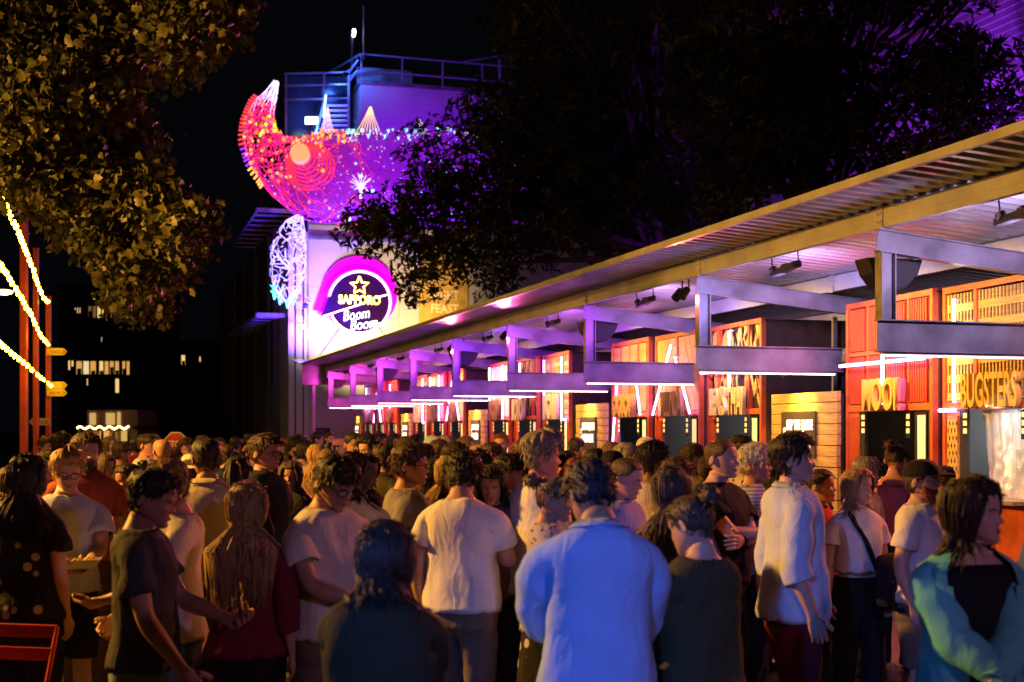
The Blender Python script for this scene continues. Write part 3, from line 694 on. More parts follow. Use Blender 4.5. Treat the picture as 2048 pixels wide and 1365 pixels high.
# eye lantern with spiral rings
c = Vector(bp(600, 308, UC-1.55)); ax = Vector((-.25, -1, .15)).normalized()
e1 = ax.cross(Vector((0,0,1))).normalized(); e2 = ax.cross(e1)
q = MB(); q.tube([c+ax*.18, c+ax*.16, c-ax*.18], [.30,.37,.37], 20); q.build('eye_lantern', emit('eye_glow', (1.0,.46,.20), 1.0), scu, smooth=False)
q = MB()
for k in range(7):
    t = k/6; cc = Vector(bp(602+t*18, 312+t*22, UC-1.5+.5*t)); rr = .40 + t*.55
    q.tube([cc + (e1*cos(a)+e2*sin(a))*rr for a in np.linspace(0, 2*pi, 25)], .03, 4, cap=False)
q.build('eye_rings', M_wr, scu)
q = MB(); c = Vector(bp(722, 372, UC-1.6))
for k in range(22):
    a = random.uniform(0, 2*pi); d = Vector((cos(a), -.3, sin(a)+.4)); q.tube([c, c + d*random.uniform(.15,.5)], .009, 3)
q.tube([c, c-Vector((0,0,.5))], .05, 5)
q.build('star_burst', emit('burst_white', (.85,.7,1.0), 3), scu)
fl_me = MB()
for k in range(5):
    a = 2*pi*k/5; fl_me.add([(0,0,0), (.07*cos(a-.45), -.05, .07*sin(a-.45)), (.13*cos(a), -.09, .13*sin(a)), (.07*cos(a+.45), -.05, .07*sin(a+.45))], [(0,1,2,3)])
fl_me.tube([(0,.12,0),(0,0,0)], [.02,.05], 5)
fm = [fl_me.mesh('flower') for _ in range(5)]
for me, (nm, cc, ss) in zip(fm, (('fl_orange',(1.0,.22,.04),1.6), ('fl_amber',(1.0,.48,.08),1.5), ('fl_cyan',(.35,.85,1.0),1.8), ('fl_green',(.15,1.0,.35),1.2), ('fl_lime',(.5,1.0,.05),1.2))): me.materials.append(emit(nm, cc, ss))
for k in range(210):
    s = rng.uniform(.08, .98) if k % 2 else rng.uniform(.12, .5)
    ph = rng.uniform(-2.9, -.25) if s > .2 else rng.uniform(-pi, 0)
    if s > .30 and rng.random() < .65: ph = rng.uniform(-.9, -.15)
    p = ev(s, ph); c = (ev(s,0)+ev(s,pi))/2; dv = (p-c).normalized()
    kind = 0 if s < .16 else (rng.choice([0,0,1,1]) if s < .46 else rng.choice([2,2,3]))
    if s < .2 and rng.random() < .3: kind = 4
    o = obj('flower', fm[kind], None, scu); o.location = p + dv*.05; o.rotation_euler = dv.to_track_quat('-Y','Z').to_euler()
    o.scale = (rng.uniform(.5,.85),)*3
bds = [MB() for _ in range(5)]
for k in range(900):                                  # tiny led beads all over the weave
    s = rng.uniform(.06, .99) if k % 3 else rng.uniform(.06, .5); p = ev(s, rng.uniform(-pi, 0)); bds[rng.choice((0,0,1,1,2)) if s < .42 else rng.choice((0,2,3,4,4))].ball(p, rng.uniform(.014,.028), 5, 3)
for bd, (nm_, cc_) in zip(bds, (('pink',(1.0,.15,.5)), ('red',(1.0,.05,.06)), ('amber',(1.0,.45,.08)), ('green',(.15,1.0,.4)), ('blue',(.35,.5,1.0)))): tag(bd.build('led_beads', emit('bead_'+nm_, cc_, 2.0), scu), kind='stuff')
for k in range(26):                                   # pegs down the outer curve of the snout
    s = .07 + .2*k/26; p = ev(s, 0 if True else pi); q2 = ev(s, pi)
    pp = q2 if q2.x < p.x else p; c = (p+q2)/2; d = (pp-c).normalized()
    MB().tube([pp, pp+d*.22], .05, 6).build('peg', emit('peg_red', (1.0,.07,.10), .8) if k < 15 else (emit('peg_violet', (.5,.05,1.0), .7) if k < 20 else emit('fl_amber', (1.0,.48,.08), 1.5)), scu)

bas = thing('woven_basket', R(0,0), TH, 'white violet woven wire basket hanging beside the blue building corner', 'sculpture')
ev2 = spine_fn([(600,432,6),(590,452,20),(580,480,30),(577,515,34),(575,550,33),(575,582,24),(574,606,8)], UW-1.2)
q = wires(ev2, 210, 0, 1, rng, .022, .16, .9, 6); q.build('weave', emit('basket_wire', (.55,.45,1.0), 1.6), bas, fix=False)
for (x, y) in ((549,497),(570,508),(548,548),(590,470)):
    c = Vector(bp(x,y,UW-1.9)); q = MB(); q.tube([c + Vector((.16*cos(a), 0, .16*sin(a))) for a in np.linspace(0,2*pi,17)], .02, 4, cap=False); q.build('hoop', emit('hoop_blue', (.25,.2,1.0), 1.3), bas)
gm = fl_me.mesh('flower'); gm.materials.append(emit('fl_aqua', (.15,1.0,.65), 2.0))
for (x, y) in ((549,590),(560,600),(575,607),(588,600),(548,578)):
    o = obj('flower', gm, None, bas); o.location = bp(x,y,UW-1.7); o.scale = (1.6,)*3; o.rotation_euler = (-1.2,0,0)
v, z = on_u(578,520,UW-1.2); lamp('basket_lamp', 'POINT', (v, UW-1.2, z), (.25,.15,1.0), 35, bas, size=.2)

# ------------------------------------------------------------------ weatherboard building behind the trees on the right
wb = thing('weatherboard_building', R(0,0), TH, 'violet lit weatherboard building seen through the trees above the roof', 'building')
q = MB(); zb = 0
while zb < 12: q.add([(15.78,6,zb),(15.78,30,zb),(15.80,30,zb+.14),(15.80,6,zb+.14)], [(0,3,2,1)]); q.add([(15.80,6,zb+.14),(15.80,30,zb+.14),(15.78,30,zb+.14),(15.78,6,zb+.14)], [(0,3,2,1)]); zb += .14
tag(q.build('weatherboards', mat('grey_boards', (.45,.44,.46), .65, 0, .2, 2, .1), wb, fix=False), kind='stuff')
MB().box(15.83, 22, 6, 30, 0, 12).build('core_wall', M_concrete, wb)
MB().box(15.3, 22.4, 5.6, 30.4, 12.0, 12.25).build('roof', M_fascia, wb)
fl = thing('floodlight', R(0,0), TH, 'assumed violet floodlight washing the weatherboard building', 'floodlight', 'assumed coloured floodlights on the building')  # unseen lamp, assumed from the violet light on the boards
MB().box(13.9, 14.1, 20, 20.4, 4.3, 4.5).build('housing', M_black, fl); MB().box(13.98, 14.02, 20.18, 20.22, 0, 4.3).build('stand', M_black, fl)
lamp('assumed_flood_lamp', 'SPOT', (14.0, 20.2, 4.6), (.36,.03,1.0), 2400, fl, aim=(15.9, 21.5, 8), size=.1, spot=165, blend=.8)

# ================================================================== trees
def np_mesh(name, verts, faces, k):
    me = bpy.data.meshes.new(name); nf = len(faces)
    me.vertices.add(len(verts)); me.vertices.foreach_set('co', np.asarray(verts, dtype=np.float32).ravel())
    me.loops.add(nf*k); me.loops.foreach_set('vertex_index', np.asarray(faces, dtype=np.int32).ravel())
    me.polygons.add(nf); me.polygons.foreach_set('loop_start', np.arange(0, nf*k, k, dtype=np.int32)); me.polygons.foreach_set('loop_total', np.full(nf, k, dtype=np.int32))
    me.update(calc_edges=True); return me
def unit(a): return a / np.maximum(1e-9, np.linalg.norm(a, axis=1, keepdims=True))
def leaves_mesh(name, base, dirs, nrm, L, Wd, fold=.25, droop=.15):
    n = len(base); side = unit(np.cross(dirs, nrm)); up = unit(np.cross(side, dirs))
    L = L[:,None]; Wd = Wd[:,None]
    mid = base + dirs*L*.45
    tip = base + dirs*L - up*L*droop
    a = mid + side*Wd*.5 + up*Wd*fold; b = mid - side*Wd*.5 + up*Wd*fold
    V = np.stack([base, a, tip, b], 1).reshape(-1, 3)
    i = np.arange(n)*4
    Fc = np.concatenate([np.stack([i, i+1, i+2], 1), np.stack([i, i+2, i+3], 1)])
    return np_mesh(name, V, Fc, 3)
def leaf_mat(name, c1, c2, rough=.45):
    m = bpy.data.materials.new(name); m.use_nodes = True; nt = m.node_tree; b = nt.nodes['Principled BSDF']
    g = nt.nodes.new('ShaderNodeNewGeometry'); cr = nt.nodes.new('ShaderNodeValToRGB')
    cr.color_ramp.elements[0].color = (*c1,1); cr.color_ramp.elements[1].color = (*c2,1)
    nt.links.new(g.outputs['Random Per Island'], cr.inputs[0]); nt.links.new(cr.outputs[0], b.inputs['Base Color']); b.inputs['Roughness'].default_value = rough
    tr = nt.nodes.new('ShaderNodeBsdfTranslucent'); nt.links.new(cr.outputs[0], tr.inputs[0]); mx = nt.nodes.new('ShaderNodeMixShader'); mx.inputs[0].default_value = .25
    nt.links.new(b.outputs[0], mx.inputs[1]); nt.links.new(tr.outputs[0], mx.inputs[2]); nt.links.new(mx.outputs[0], nt.nodes['Material Output'].inputs[0])
    return m
def in_poly(x, y, poly):
    c = False; j = len(poly)-1
    for i in range(len(poly)):
        xi, yi = poly[i]; xj, yj = poly[j]
        if (yi > y) != (yj > y) and x < (xj-xi)*(y-yi)/(yj-yi)+xi: c = not c
        j = i
    return c
def scatter(poly, n, Y0, Y1, rng):
    xs = [p[0] for p in poly]; ys = [p[1] for p in poly]; out = []
    while len(out) < n:
        x, y = rng.uniform(min(xs), max(xs)), rng.uniform(min(ys), max(ys))
        if in_poly(x, y, poly): out.append(P(x, y, rng.uniform(Y0, Y1)))
    return out
M_bark = mat('bark', (.09,.06,.04), .85, 0, .4, 6, .6, 20, (1,1,.3))
def tree(name, label, base, top, clumps, lm, nwh, kind, rad, rng, trunk_r, group=None):
    t = thing(name, base, 0, label, 'tree', group); base = Vector(base)
    tp = Vector(top)
    q = MB(); k = 9
    q.tube([base.lerp(tp, s)*1 - base + Vector((.25*sin(s*5), .2*sin(s*4+1), 0))*s for s in np.linspace(0,1,k)], [trunk_r*(1-.55*s) for s in np.linspace(0,1,k)], 10)
    q.build('trunk', M_bark, t, smooth=True)
    q = MB()
    for c in clumps:
        s = rng.uniform(.55, 1.0) if kind == 'whorl' else rng.uniform(.85, 1.0); a = base.lerp(tp, s); m1 = a.lerp(c, .45) + Vector((rng.uniform(-.3,.3), rng.uniform(-.3,.3), rng.uniform(.1,.7)))
        pts = [(a*(1-x)**2 + m1*2*x*(1-x) + c*x*x) - base for x in np.linspace(0,1,7)]
        q.tube(pts, [trunk_r*.28*(1-x)+.012 for x in np.linspace(0,1,7)], 5)
        for _ in range(4):
            d = Vector((rng.gauss(0,1), rng.gauss(0,1), rng.gauss(0,.8))).normalized()*rad*rng.uniform(.6,1.0)
            cc = pts[-1]; q.tube([cc, cc+d*.5+Vector((0,0,.05)), cc+d], [.014,.010,.005], 4)
    q.build('limbs', M_bark, t, smooth=True)
    g = np.random.default_rng(rng.randrange(9999))
    C = np.array([c - base for c in clumps]); nc = len(C)
    wc = np.repeat(C, nwh, 0); n = len(wc)
    d = unit(g.normal(size=(n,3))); rr = rad*(g.random(n)**.45)
    wp = wc + d*rr[:,None]*np.array([1.15,1.15,.8])
    if kind == 'whorl':
        K = 8; ax = unit(d + g.normal(size=(n,3))*.5 + np.array([0,0,.25]))
        B = np.repeat(wp, K, 0); A = np.repeat(ax, K, 0); m_ = len(B)
        r1 = unit(np.cross(A, g.normal(size=(m_,3))))
        D = unit(r1*1.0 + A*g.uniform(.1,.7,(m_,1))); L = g.uniform(.13,.24,m_); Wd = L*g.uniform(.2,.28,m_)
        B = B + D*.01
        me = leaves_mesh('crown', B, D, A, L, Wd, .2, .25)
    else:
        K = 3; B = np.repeat(wp, K, 0) + g.normal(size=(n*K,3))*.07; m_ = len(B)
        D = unit(g.normal(size=(m_,3)) + np.array([0,0,-.7])); A = unit(g.normal(size=(m_,3)) + np.array([0,-.3,.5]))
        L = g.uniform(.055,.13,m_); Wd = L*g.uniform(.75,1.0,m_)
        # broad lobed leaf: six-corner fan
        side = unit(np.cross(D, A)); up = unit(np.cross(side, D)); L_ = L[:,None]; W_ = Wd[:,None]
        pts = [B, B + D*L_*.25 + side*W_*.5 + up*W_*.1, B + D*L_*.55 + side*W_*.28, B + D*L_*.72 + side*W_*.42 + up*W_*.05, B + D*L_ - up*L_*.15,
               B + D*L_*.72 - side*W_*.42 + up*W_*.05, B + D*L_*.55 - side*W_*.28, B + D*L_*.25 - side*W_*.5 + up*W_*.1]
        V = np.stack(pts, 1).reshape(-1,3); i = np.arange(m_)*8
        Fc = np.concatenate([np.stack([i+a, i+b, i+c, i+d_], 1) for a,b,c,d_ in ((0,1,2,6),(0,6,7,7),(2,3,4,4),(2,4,6,6),(4,5,6,6))])
        Fq = np.stack([i, i+1, i+2, i+6], 1); T = [np.stack([i+a, i+b, i+c], 1) for a,b,c in ((0,1,2),(0,2,6),(0,6,7),(2,3,4),(2,4,6),(4,5,6))]
        me = np_mesh('crown', V, np.concatenate(T), 3)
    o = obj('crown', me, lm, t)
    return t
rg = random.Random(11)
LM_d = leaf_mat('dark_lance_leaf', (.015,.022,.008), (.055,.06,.022)); LM_g = leaf_mat('plane_leaf', (.045,.055,.012), (.13,.115,.025), .5)
polyA = [(1010,-30),(985,60),(975,120),(965,190),(935,230),(870,262),(820,300),(790,345),(745,420),(700,480),(705,510),(760,505),(800,500),(835,560),(850,600),(900,610),(975,590),(1060,555),(1250,505),(1400,455),(1420,-120),(1000,-140)]
polyB = [(1380,-140),(1380,450),(1500,410),(1600,350),(1630,250),(1650,90),(1760,30),(1900,-10),(2100,-30),(2120,-160)]
polyC = [(1650,160),(1760,110),(1900,80),(2090,60),(2090,150),(1950,330),(1800,370),(1680,390),(1640,330)]
cA = scatter(polyA, 150, 26, 33, rg)
tree('lance_leaf_tree', 'large dark tree with lance shaped leaves hanging before the neon sign wall', P(1330, 860, 30)*1 - Vector((0,0,HC)), P(1290, 120, 30), cA, LM_d, 46, 'whorl', .72, rg, .32, 'dark trees behind the market roof')
cB = scatter(polyB, 105, 21, 27, rg) + scatter(polyC, 28, 20.5, 23, rg)
tree('lance_leaf_tree', 'dark tree above the near roof with violet light behind it', P(1637, 860, 23.5)*1 - Vector((0,0,HC)), P(1640, 60, 23.5), cB, LM_d, 42, 'whorl', .62, rg, .26, 'dark trees behind the market roof')
polyL = [(-160,-140),(480,-140),(440,-20),(470,30),(430,60),(360,90),(330,160),(390,205),(340,240),(300,280),(300,330),(345,380),(365,430),(365,480),(345,520),(310,520),(290,570),(300,610),(275,625),(262,600),(258,560),(240,520),(190,475),(120,450),(75,400),(25,335),(-40,300),(-160,250)]
cL = scatter(polyL, 150, 12.5, 16.5, rg)
tree('plane_tree', 'broad leaved tree glowing gold in the string lights, overhanging from the side', (-9.6, 14.5, 0), (-7.6, 14.5, 7.2), cL, LM_g, 115, 'broad', .40, rg, .3)

# ================================================================== string lights, posts, arrow signs
PX = [(48, 440, 27, .135), (72, 500, 30.5, .11), (97, 596, 32, .11)]
for k, (x, yt, Y, wd) in enumerate(PX):
    b = P(x, HY, Y); z = P(x, yt, Y).z
    po = thing('light_pole', (b.x, b.y, 0), 0, ['tallest red square pole of the string lights, nearest the frame edge', 'middle red square pole of the string lights', 'red square pole carrying the arrow signs'][k], 'pole', 'red poles of the string lights')
    MB().box(-wd/2, wd/2, -wd/2, wd/2, 0, z).build('shaft', mat('orange_red_pole', (.60,.09,.02), .45, 0, .15, 5, .05), po, bevel=.01)
    MB().box(-wd*.56, wd*.56, -wd*.56, wd*.56, z, z+.04).build('cap', M_red, po)
    MB().box(-.17, .17, -.17, .17, 0, .02).build('base_plate', M_red, po)
bulb_me = MB().ball((0,0,-.02), .032, 8, 6, (1,1,1.25)).mesh('bulb', True); bulb_me.materials.append(M_bulb)
def string(pxs, Ya, Yb, label, step=.34):
    n = len(pxs); pts = [P(x, y, Ya + (Yb-Ya)*(i/(n-1))**3.2) for i, (x, y) in enumerate(pxs)]
    st = thing('string_lights', pts[0], 0, label, 'string lights', 'strings of warm festoon bulbs')
    o0 = pts[0]; D = [0]
    for i in range(1, n): D.append(D[-1] + (pts[i]-pts[i-1]).length)
    A = np.array([p - o0 for p in pts]); ev_ = lambda d: Vector([np.interp(d, D, A[:,c]) for c in range(3)])
    MB().tube([ev_(d) for d in np.linspace(0, D[-1], 40)], .008, 4).build('cable', M_black, st)
    d = .02
    while d < D[-1]:
        o = obj('bulb', bulb_me, None, st); p = ev_(d); o.location = p + Vector((random.uniform(-.008,.008), 0, -.03 + random.uniform(-.01,.01)))
        q_ = ev_(min(d+.05, D[-1])) + o0; p_ = p + o0; dpx = F*sqrt((q_.x/q_.y-p_.x/p_.y)**2 + ((q_.z-HC)/q_.y-(p_.z-HC)/p_.y)**2)     # bulbs crowd less where the string runs away from us
        d += min(1.6, max(.16, 11.5*.05/max(dpx,.05)))*random.uniform(.8,1.2)
string([(-90,190),(-40,290),(0,368),(20,425),(43,470),(60,515),(76,563),(86,590),(97,602)], 16, 31.8, 'uppermost festoon of warm bulbs from the sky down to the arrow sign pole')
string([(-60,420),(-20,490),(0,520),(22,556),(48,600),(66,632),(80,665),(97,686)], 17, 31.7, 'middle festoon of warm bulbs crossing the red poles')
string([(-60,620),(-20,660),(0,680),(25,703),(50,722),(75,745),(103,768)], 18, 31.6, 'lowest festoon of warm bulbs ending beside the arrow signs')
M_arrow = mat('arrow_yellow', (.60,.42,.10), .55, 0, .1, 5, .05); M_ink = mat('ink', (.06,.04,.02), .6)
def arrow(x0, x1, y0, y1, right, txt, label):
    Y = 31.85; a = P(x0, y0, Y); b = P(x1, y1, Y); z0, z1 = b.z, a.z; zc = (z0+z1)/2; h = (z1-z0)/2
    o = thing('arrow_sign', (a.x, Y, zc), 0, label, 'sign', 'arrow signs on the red pole'); L = b.x - a.x
    if right: poly = [(0,-h),(L-h,-h),(L,0),(L-h,h),(0,h)]; tri = [(L-h*1.35,-h*.6),(L-h*.55,0),(L-h*1.35,h*.6),(L-h*1.5,h*.5),(L-h*.85,0),(L-h*1.5,-h*.5)]
    else: poly = [(0,0),(h,-h),(L,-h),(L,h),(h,h)]; tri = [(h*1.35,-h*.6),(h*.55,0),(h*1.35,h*.6),(h*1.5,h*.5),(h*.85,0),(h*1.5,-h*.5)]
    MB().prism(poly, (0,0,0), (1,0,0), (0,0,1), (0,-1,0), .02).build('board', M_arrow, o)
    MB().prism(tri, (0,-.021,0), (1,0,0), (0,0,1), (0,-1,0), .003).build('arrow_mark', M_ink, o)
    if txt:
        for i, s in enumerate(txt): lettering(s, M_ink, o, (L*.42 if right else L*.58, -.024, (-h*.35 if len(txt) == 1 else h*.08 - i*h*.62)), .2, .001, .002, fit=L*.55, high=h*(.7 if len(txt) == 1 else .45))
arrow(94,135,697,711,1,['TOILETS'],'yellow arrow sign reading TOILETS on the red pole')
arrow(94,135,764,778,1,None,'blank looking yellow arrow sign between the TOILETS and FIRST AID signs')
arrow(94,135,779,793,1,['FIRST AID'],'yellow arrow sign reading FIRST AID on the red pole')
arrow(58,101,837,851,0,['BOOM BOOM','ROOM'],'yellow arrow sign pointing the other way, lowest on the red pole')
# street lamps: one at the frame edge, one added out of frame to light crowd and tree
for k, (loc, en, lb) in enumerate(((P(8, HY, 34)*1, 700, 'street lamp with a warm head behind the string lights'), (Vector((-8.6, 8.6, 0)), 1100, 'unseen street lamp added outside the frame beside the plane tree'))):
    sl = thing('street_lamp', (loc.x, loc.y, 0), 0, lb, 'street lamp', 'street lamps along the kerb'); h = 5.4 if k == 0 else 5.0
    MB().tube([(-1.2,0,0),(-1.2,0,h-.3),(-.9,0,h),(-.2,0,h+.05)], [.08,.06,.045,.04], 8).build('column', M_fascia, sl)
    MB().ball((0,0,h), .13, 10, 6, (1.8,1,.5)).build('lamp_head', emit('sodium_head', (1.0,.55,.12), 25), sl)
    lamp('street_light', 'POINT', (0,0,h-.12), (1.0,.47,.08), en, sl, size=.12)
    if k: lamp('street_light', 'SPOT', (.1,0,h-.14), (1.0,.45,.07), 6200, sl, aim=(6.0,.9,2.6), size=.12, spot=105, blend=.8)  # extra spot added to brighten the crowd and roof
# pair of unseen stage lights added to tint the crowd's backs blue and violet
for k, (loc, aim, colr, en, lb) in enumerate(((Vector((-1.5,-1.8,0)), (.32,4.5,1.05), (.04,.22,1.0), 900, 'assumed unseen blue stage light on a stand beside the photographer'), (Vector((3.4,-1.2,0)), (-.6,6.2,1.2), (.85,.42,.95), 190, 'assumed unseen violet stage light on a stand beside the photographer'))):
    sl = thing('assumed_stage_light', loc, 0, lb, 'stage light', 'assumed stage lights on stands'); h = 3.1
    q = MB(); q.tube([(0,0,.6),(0,0,h)], .025, 8)
    for a in range(3): q.tube([(0,0,.7),(.5*cos(a*2.1),.5*sin(a*2.1),.02)], .015, 6)
    q.build('tripod', M_black, sl)
    d = (Vector(aim) - loc - Vector((0,0,h))).normalized(); q = MB(); q.tube([Vector((0,0,h+.1))-d*.2, Vector((0,0,h+.1))+d*.12], [.09,.11], 12); q.build('can', M_black, sl)
    lamp('assumed_stage_lamp', 'SPOT', Vector((0,0,h+.1))+d*.14, colr, en, sl, aim=Vector((0,0,h+.1))+d*5, size=.09, spot=(22 if k == 0 else 100), blend=.8)

# ================================================================== far side of the street
def lit(name, c, s): return emit(name, c, s)
WIN = [lit('window_warm', (1.0,.50,.12), .7), lit('window_gold', (1.0,.62,.22), 1.0), lit('window_dim', (.8,.40,.12), .2), lit('window_white', (1.0,.74,.38), .9)]
M_apt = mat('apartment_dark', (.05,.04,.035), .8)
def apartment(label, x0, x1, y0, Y, wins, depth=12):
    a = P(x0, y0, Y); b = P(x1, HY, Y)
    t = thing('apartment_building', (a.x, Y, 0), 0, label, 'building', 'far apartment buildings'); Wd = b.x-a.x
    MB().box(0, Wd, 0, depth, 0, a.z).build('wall', M_apt, t)
    MB().box(-.3, Wd+.3, -.3, depth, a.z, a.z+.4).build('roof', M_apt, t)
    for (wx0, wx1, wy0, wy1, n) in wins:
        q0 = P(wx0, wy0, Y); q1 = P(wx1, wy1, Y); L = q1.x-q0.x; pw = L/n
        fr = MB()
        for i in range(n+1): fr.box(q0.x-a.x+i*pw-.06, q0.x-a.x+i*pw+.06, -.14, -.03, q1.z, q0.z)
        fr.box(q0.x-a.x-.06, q1.x-a.x+.06, -.15, -.03, q0.z, q0.z+.12); fr.box(q0.x-a.x-.06, q1.x-a.x+.06, -.15, -.03, q1.z-.12, q1.z)
        wf = fr.build('window', mat('window_frame', (.03,.025,.02), .5), t)
        for i in range(n):
            MB().box(q0.x-a.x+i*pw+.06, q0.x-a.x+(i+1)*pw-.06, -.06, -.02, q1.z, q0.z).build('pane', random.choice([WIN[0], WIN[1], WIN[0], WIN[2], WIN[3]]) if wx1-wx0 > 15 else WIN[3 if wx1-wx0 < 5 else 1], wf)
            if random.random() < .45:
                MB().box(q0.x-a.x+(i+.2)*pw, q0.x-a.x+(i+.8)*pw, -.075, -.061, q1.z, q1.z+(q0.z-q1.z)*random.uniform(.25,.6)).build('silhouette', M_apt, wf)
apartment('tall dark apartment block with two lit window bands behind the red poles', 118, 292, 575, 120, [(176,258,613,636,9),(149,163,616,627,3),(186,192,588,606,1),(152,155,643,654,1),(136,149,722,748,2),(152,194,723,749,3),(198,240,723,749,4),(244,261,723,750,2),(173,178,758,784,1),(230,240,758,786,1),(202,206,675,684,1)])
apartment('lower dark apartment block with one lit window band', 294, 420, 690, 135, [(296,318,710,730,2),(323,358,710,731,5),(362,372,711,730,1),(398,403,714,724,1),(265,269,0,0,1)][:4])
apartment('far dark building with a small row of lit windows beside the building corner', 440, 560, 705, 160, [(496,523,729,738,5),(470,474,726,729,1)])
# kiosk cafe with festoon along its eave
ck = P(160, HY, 62)
kk = thing('kiosk', (ck.x, 62, 0), 0, 'small lit cafe kiosk with a festoon along its eave, far beyond the crowd', 'kiosk')
kx = lambda x: (x-160)/F*62; kz = lambda y: HC-(y-HY)/F*62
M_kw = mat('kiosk_wall', (.40,.30,.15), .7)
MB().box(kx(166), kx(268), .6, 4, 0, kz(820)).build('wall', M_kw, kk)
MB().box(kx(162), kx(276), -.8, 4.2, kz(857), kz(853)).build('eave', M_apt, kk)
for x in (168, 192, 214, 236, 266): MB().box(kx(x)-.05, kx(x)+.05, -.75, -.65, 0, kz(857)).build('post', M_apt, kk)
for (x0,x1,y0,y1,mm) in ((172,184,826,850,1),(205,222,826,850,1),(228,234,824,852,1),(180,190,864,900,2),(193,211,862,900,0),(236,247,862,900,1),(214,228,864,900,2)):
    MB().box(kx(x0), kx(x1), .5, .58, kz(y1), kz(y0)).build('pane', WIN[mm] if mm != 1 else lit('window_kiosk', (1.0,.65,.2), .55), kk)
kb = MB().ball((0,0,0), .045, 6, 5).mesh('bulb', True); kb.materials.append(emit('kiosk_bulb', (1.0,.65,.2), 12))
for k in range(26): o = obj('bulb', kb, None, kk); o.location = (kx(167+k*4), -.85, kz(856) + .06*sin(k*1.3))
# stop sign
sp_ = P(352, 884, 22); ss = thing('stop_sign', (sp_.x, 22, 0), 0, 'red octagonal STOP sign with white border among the far heads', 'sign')
oc = lambda r: [(r*cos(pi/8+k*pi/4), r*sin(pi/8+k*pi/4)) for k in range(8)]
MB().prism(oc(.21), (0,0,sp_.z-.03), (1,0,0), (0,0,1), (0,-1,0), .008).build('border', M_white, ss)
MB().prism(oc(.19), (0,-.009,sp_.z-.03), (1,0,0), (0,0,1), (0,-1,0), .004).build('face', M_red, ss)
lettering('STOP', M_white, ss, (0,-.015,sp_.z-.10), .2, .001, .004, fit=.28, high=.12)
MB().tube([(0,.03,0),(0,.03,sp_.z+.1)], .03, 8).build('post', M_steel, ss)
# dark parked car beyond the crowd
pc = P(218, HY, 40); car = thing('parked_car', (pc.x, 40, 0), .1, 'dark parked car beyond the crowd in front of the kiosk', 'car')
M_car = mat('dark_car_paint', (.05,.04,.03), .25, .3, .1, 4, 0)
q = MB(); prof = [(-2.2,.35),(-2.15,.85),(-1.5,.95),(-.9,1.42),(.7,1.45),(1.4,1.0),(2.1,.85),(2.2,.4)]
q.prism(prof, (0,-.85,0), (1,0,0), (0,0,1), (0,1,0), 1.7); q.build('body', M_car, car, bevel=.06)
q = MB(); q.prism([(-1.3,.98),(-.82,1.36),(.62,1.38),(1.15,1.02)], (0,-.865,0), (1,0,0), (0,0,1), (0,-1,0), .004); q.build('side_window', mat('dark_glass', (.05,.06,.10), .15, .2), car)
for x in (-1.35, 1.35):
    for y in (-.8, .8): MB().tube([(x,y-.1,.33),(x,y+.1,.33)], .33, 16).build('wheel', M_black, car)
# ================================================================== people
NC = 48
TT = np.linspace(-pi, pi, NC, endpoint=False); PHI = TT - .40*np.sin(TT)     # column angles, dense at the face; index 24 is the front
TOR = {'m': np.array([[.80,.165,.10,.125],[.88,.172,.105,.13],[.96,.166,.108,.112],[1.04,.154,.108,.092],[1.12,.148,.108,.088],[1.20,.153,.112,.094],[1.28,.165,.122,.105],[1.34,.178,.124,.112],[1.40,.186,.112,.115],[1.44,.184,.098,.110],[1.470,.150,.080,.098],[1.492,.108,.066,.082],[1.508,.078,.059,.070],[1.53,.062,.056,.062]]),
       'f': np.array([[.80,.168,.10,.13],[.88,.178,.105,.14],[.96,.165,.105,.12],[1.04,.140,.10,.092],[1.12,.126,.096,.080],[1.20,.132,.104,.084],[1.28,.146,.128,.094],[1.34,.154,.122,.100],[1.40,.158,.100,.102],[1.44,.156,.086,.098],[1.470,.128,.070,.088],[1.492,.092,.060,.076],[1.508,.066,.053,.062],[1.53,.052,.049,.054]])}
HEADT = np.array([[-.03,.040,.055,.050],[0.0,.034,.078,.050],[.05,.046,.087,.058],[.12,.055,.089,.064],[.20,.061,.089,.072],[.30,.066,.0885,.081],[.40,.0695,.0885,.090],[.50,.0725,.088,.097],[.58,.0745,.092,.101],[.70,.0765,.091,.103],[.80,.073,.084,.098],[.88,.063,.070,.085],[.94,.049,.052,.066],[.98,.030,.032,.040],[1.0,.004,.004,.006]])
HZ0, HH, HCY = 1.527, .225, -.014
def supel(phi, a, bf, bb, e):
    s, c = np.sin(phi), np.cos(phi)
    x = a*np.sign(s)*np.abs(s)**(2/e); b = np.where(c > 0, bf, bb); y = -b*np.sign(c)*np.abs(c)**(2/e)
    return x, y
def smooth(a, b, x): t = np.clip((x-a)/(b-a), 0, 1); return t*t*(3-2*t)
def head_surf(phi, zh, off=0.0, wide=1.0):
    phi, zh, off = np.broadcast_arrays(np.asarray(phi, float), np.asarray(zh, float), np.asarray(off, float))
    W_, F_, B_ = (np.interp(zh, HEADT[:,0], HEADT[:,k]) for k in (1,2,3))
    x, y = supel(phi, W_*wide, F_, B_, 2.15)
    tilt = .055*np.clip(1-zh/.36, 0, 1.2)
    z = HZ0 + HH*zh + (1-np.cos(phi))/2*tilt
    p = np.stack([x, y+HCY, z], -1)
    c = np.array([0, HCY+.004, HZ0+HH*.58]); d = p - c; d /= np.maximum(1e-6, np.linalg.norm(d, axis=-1, keepdims=True))
    return p + d*off[...,None]
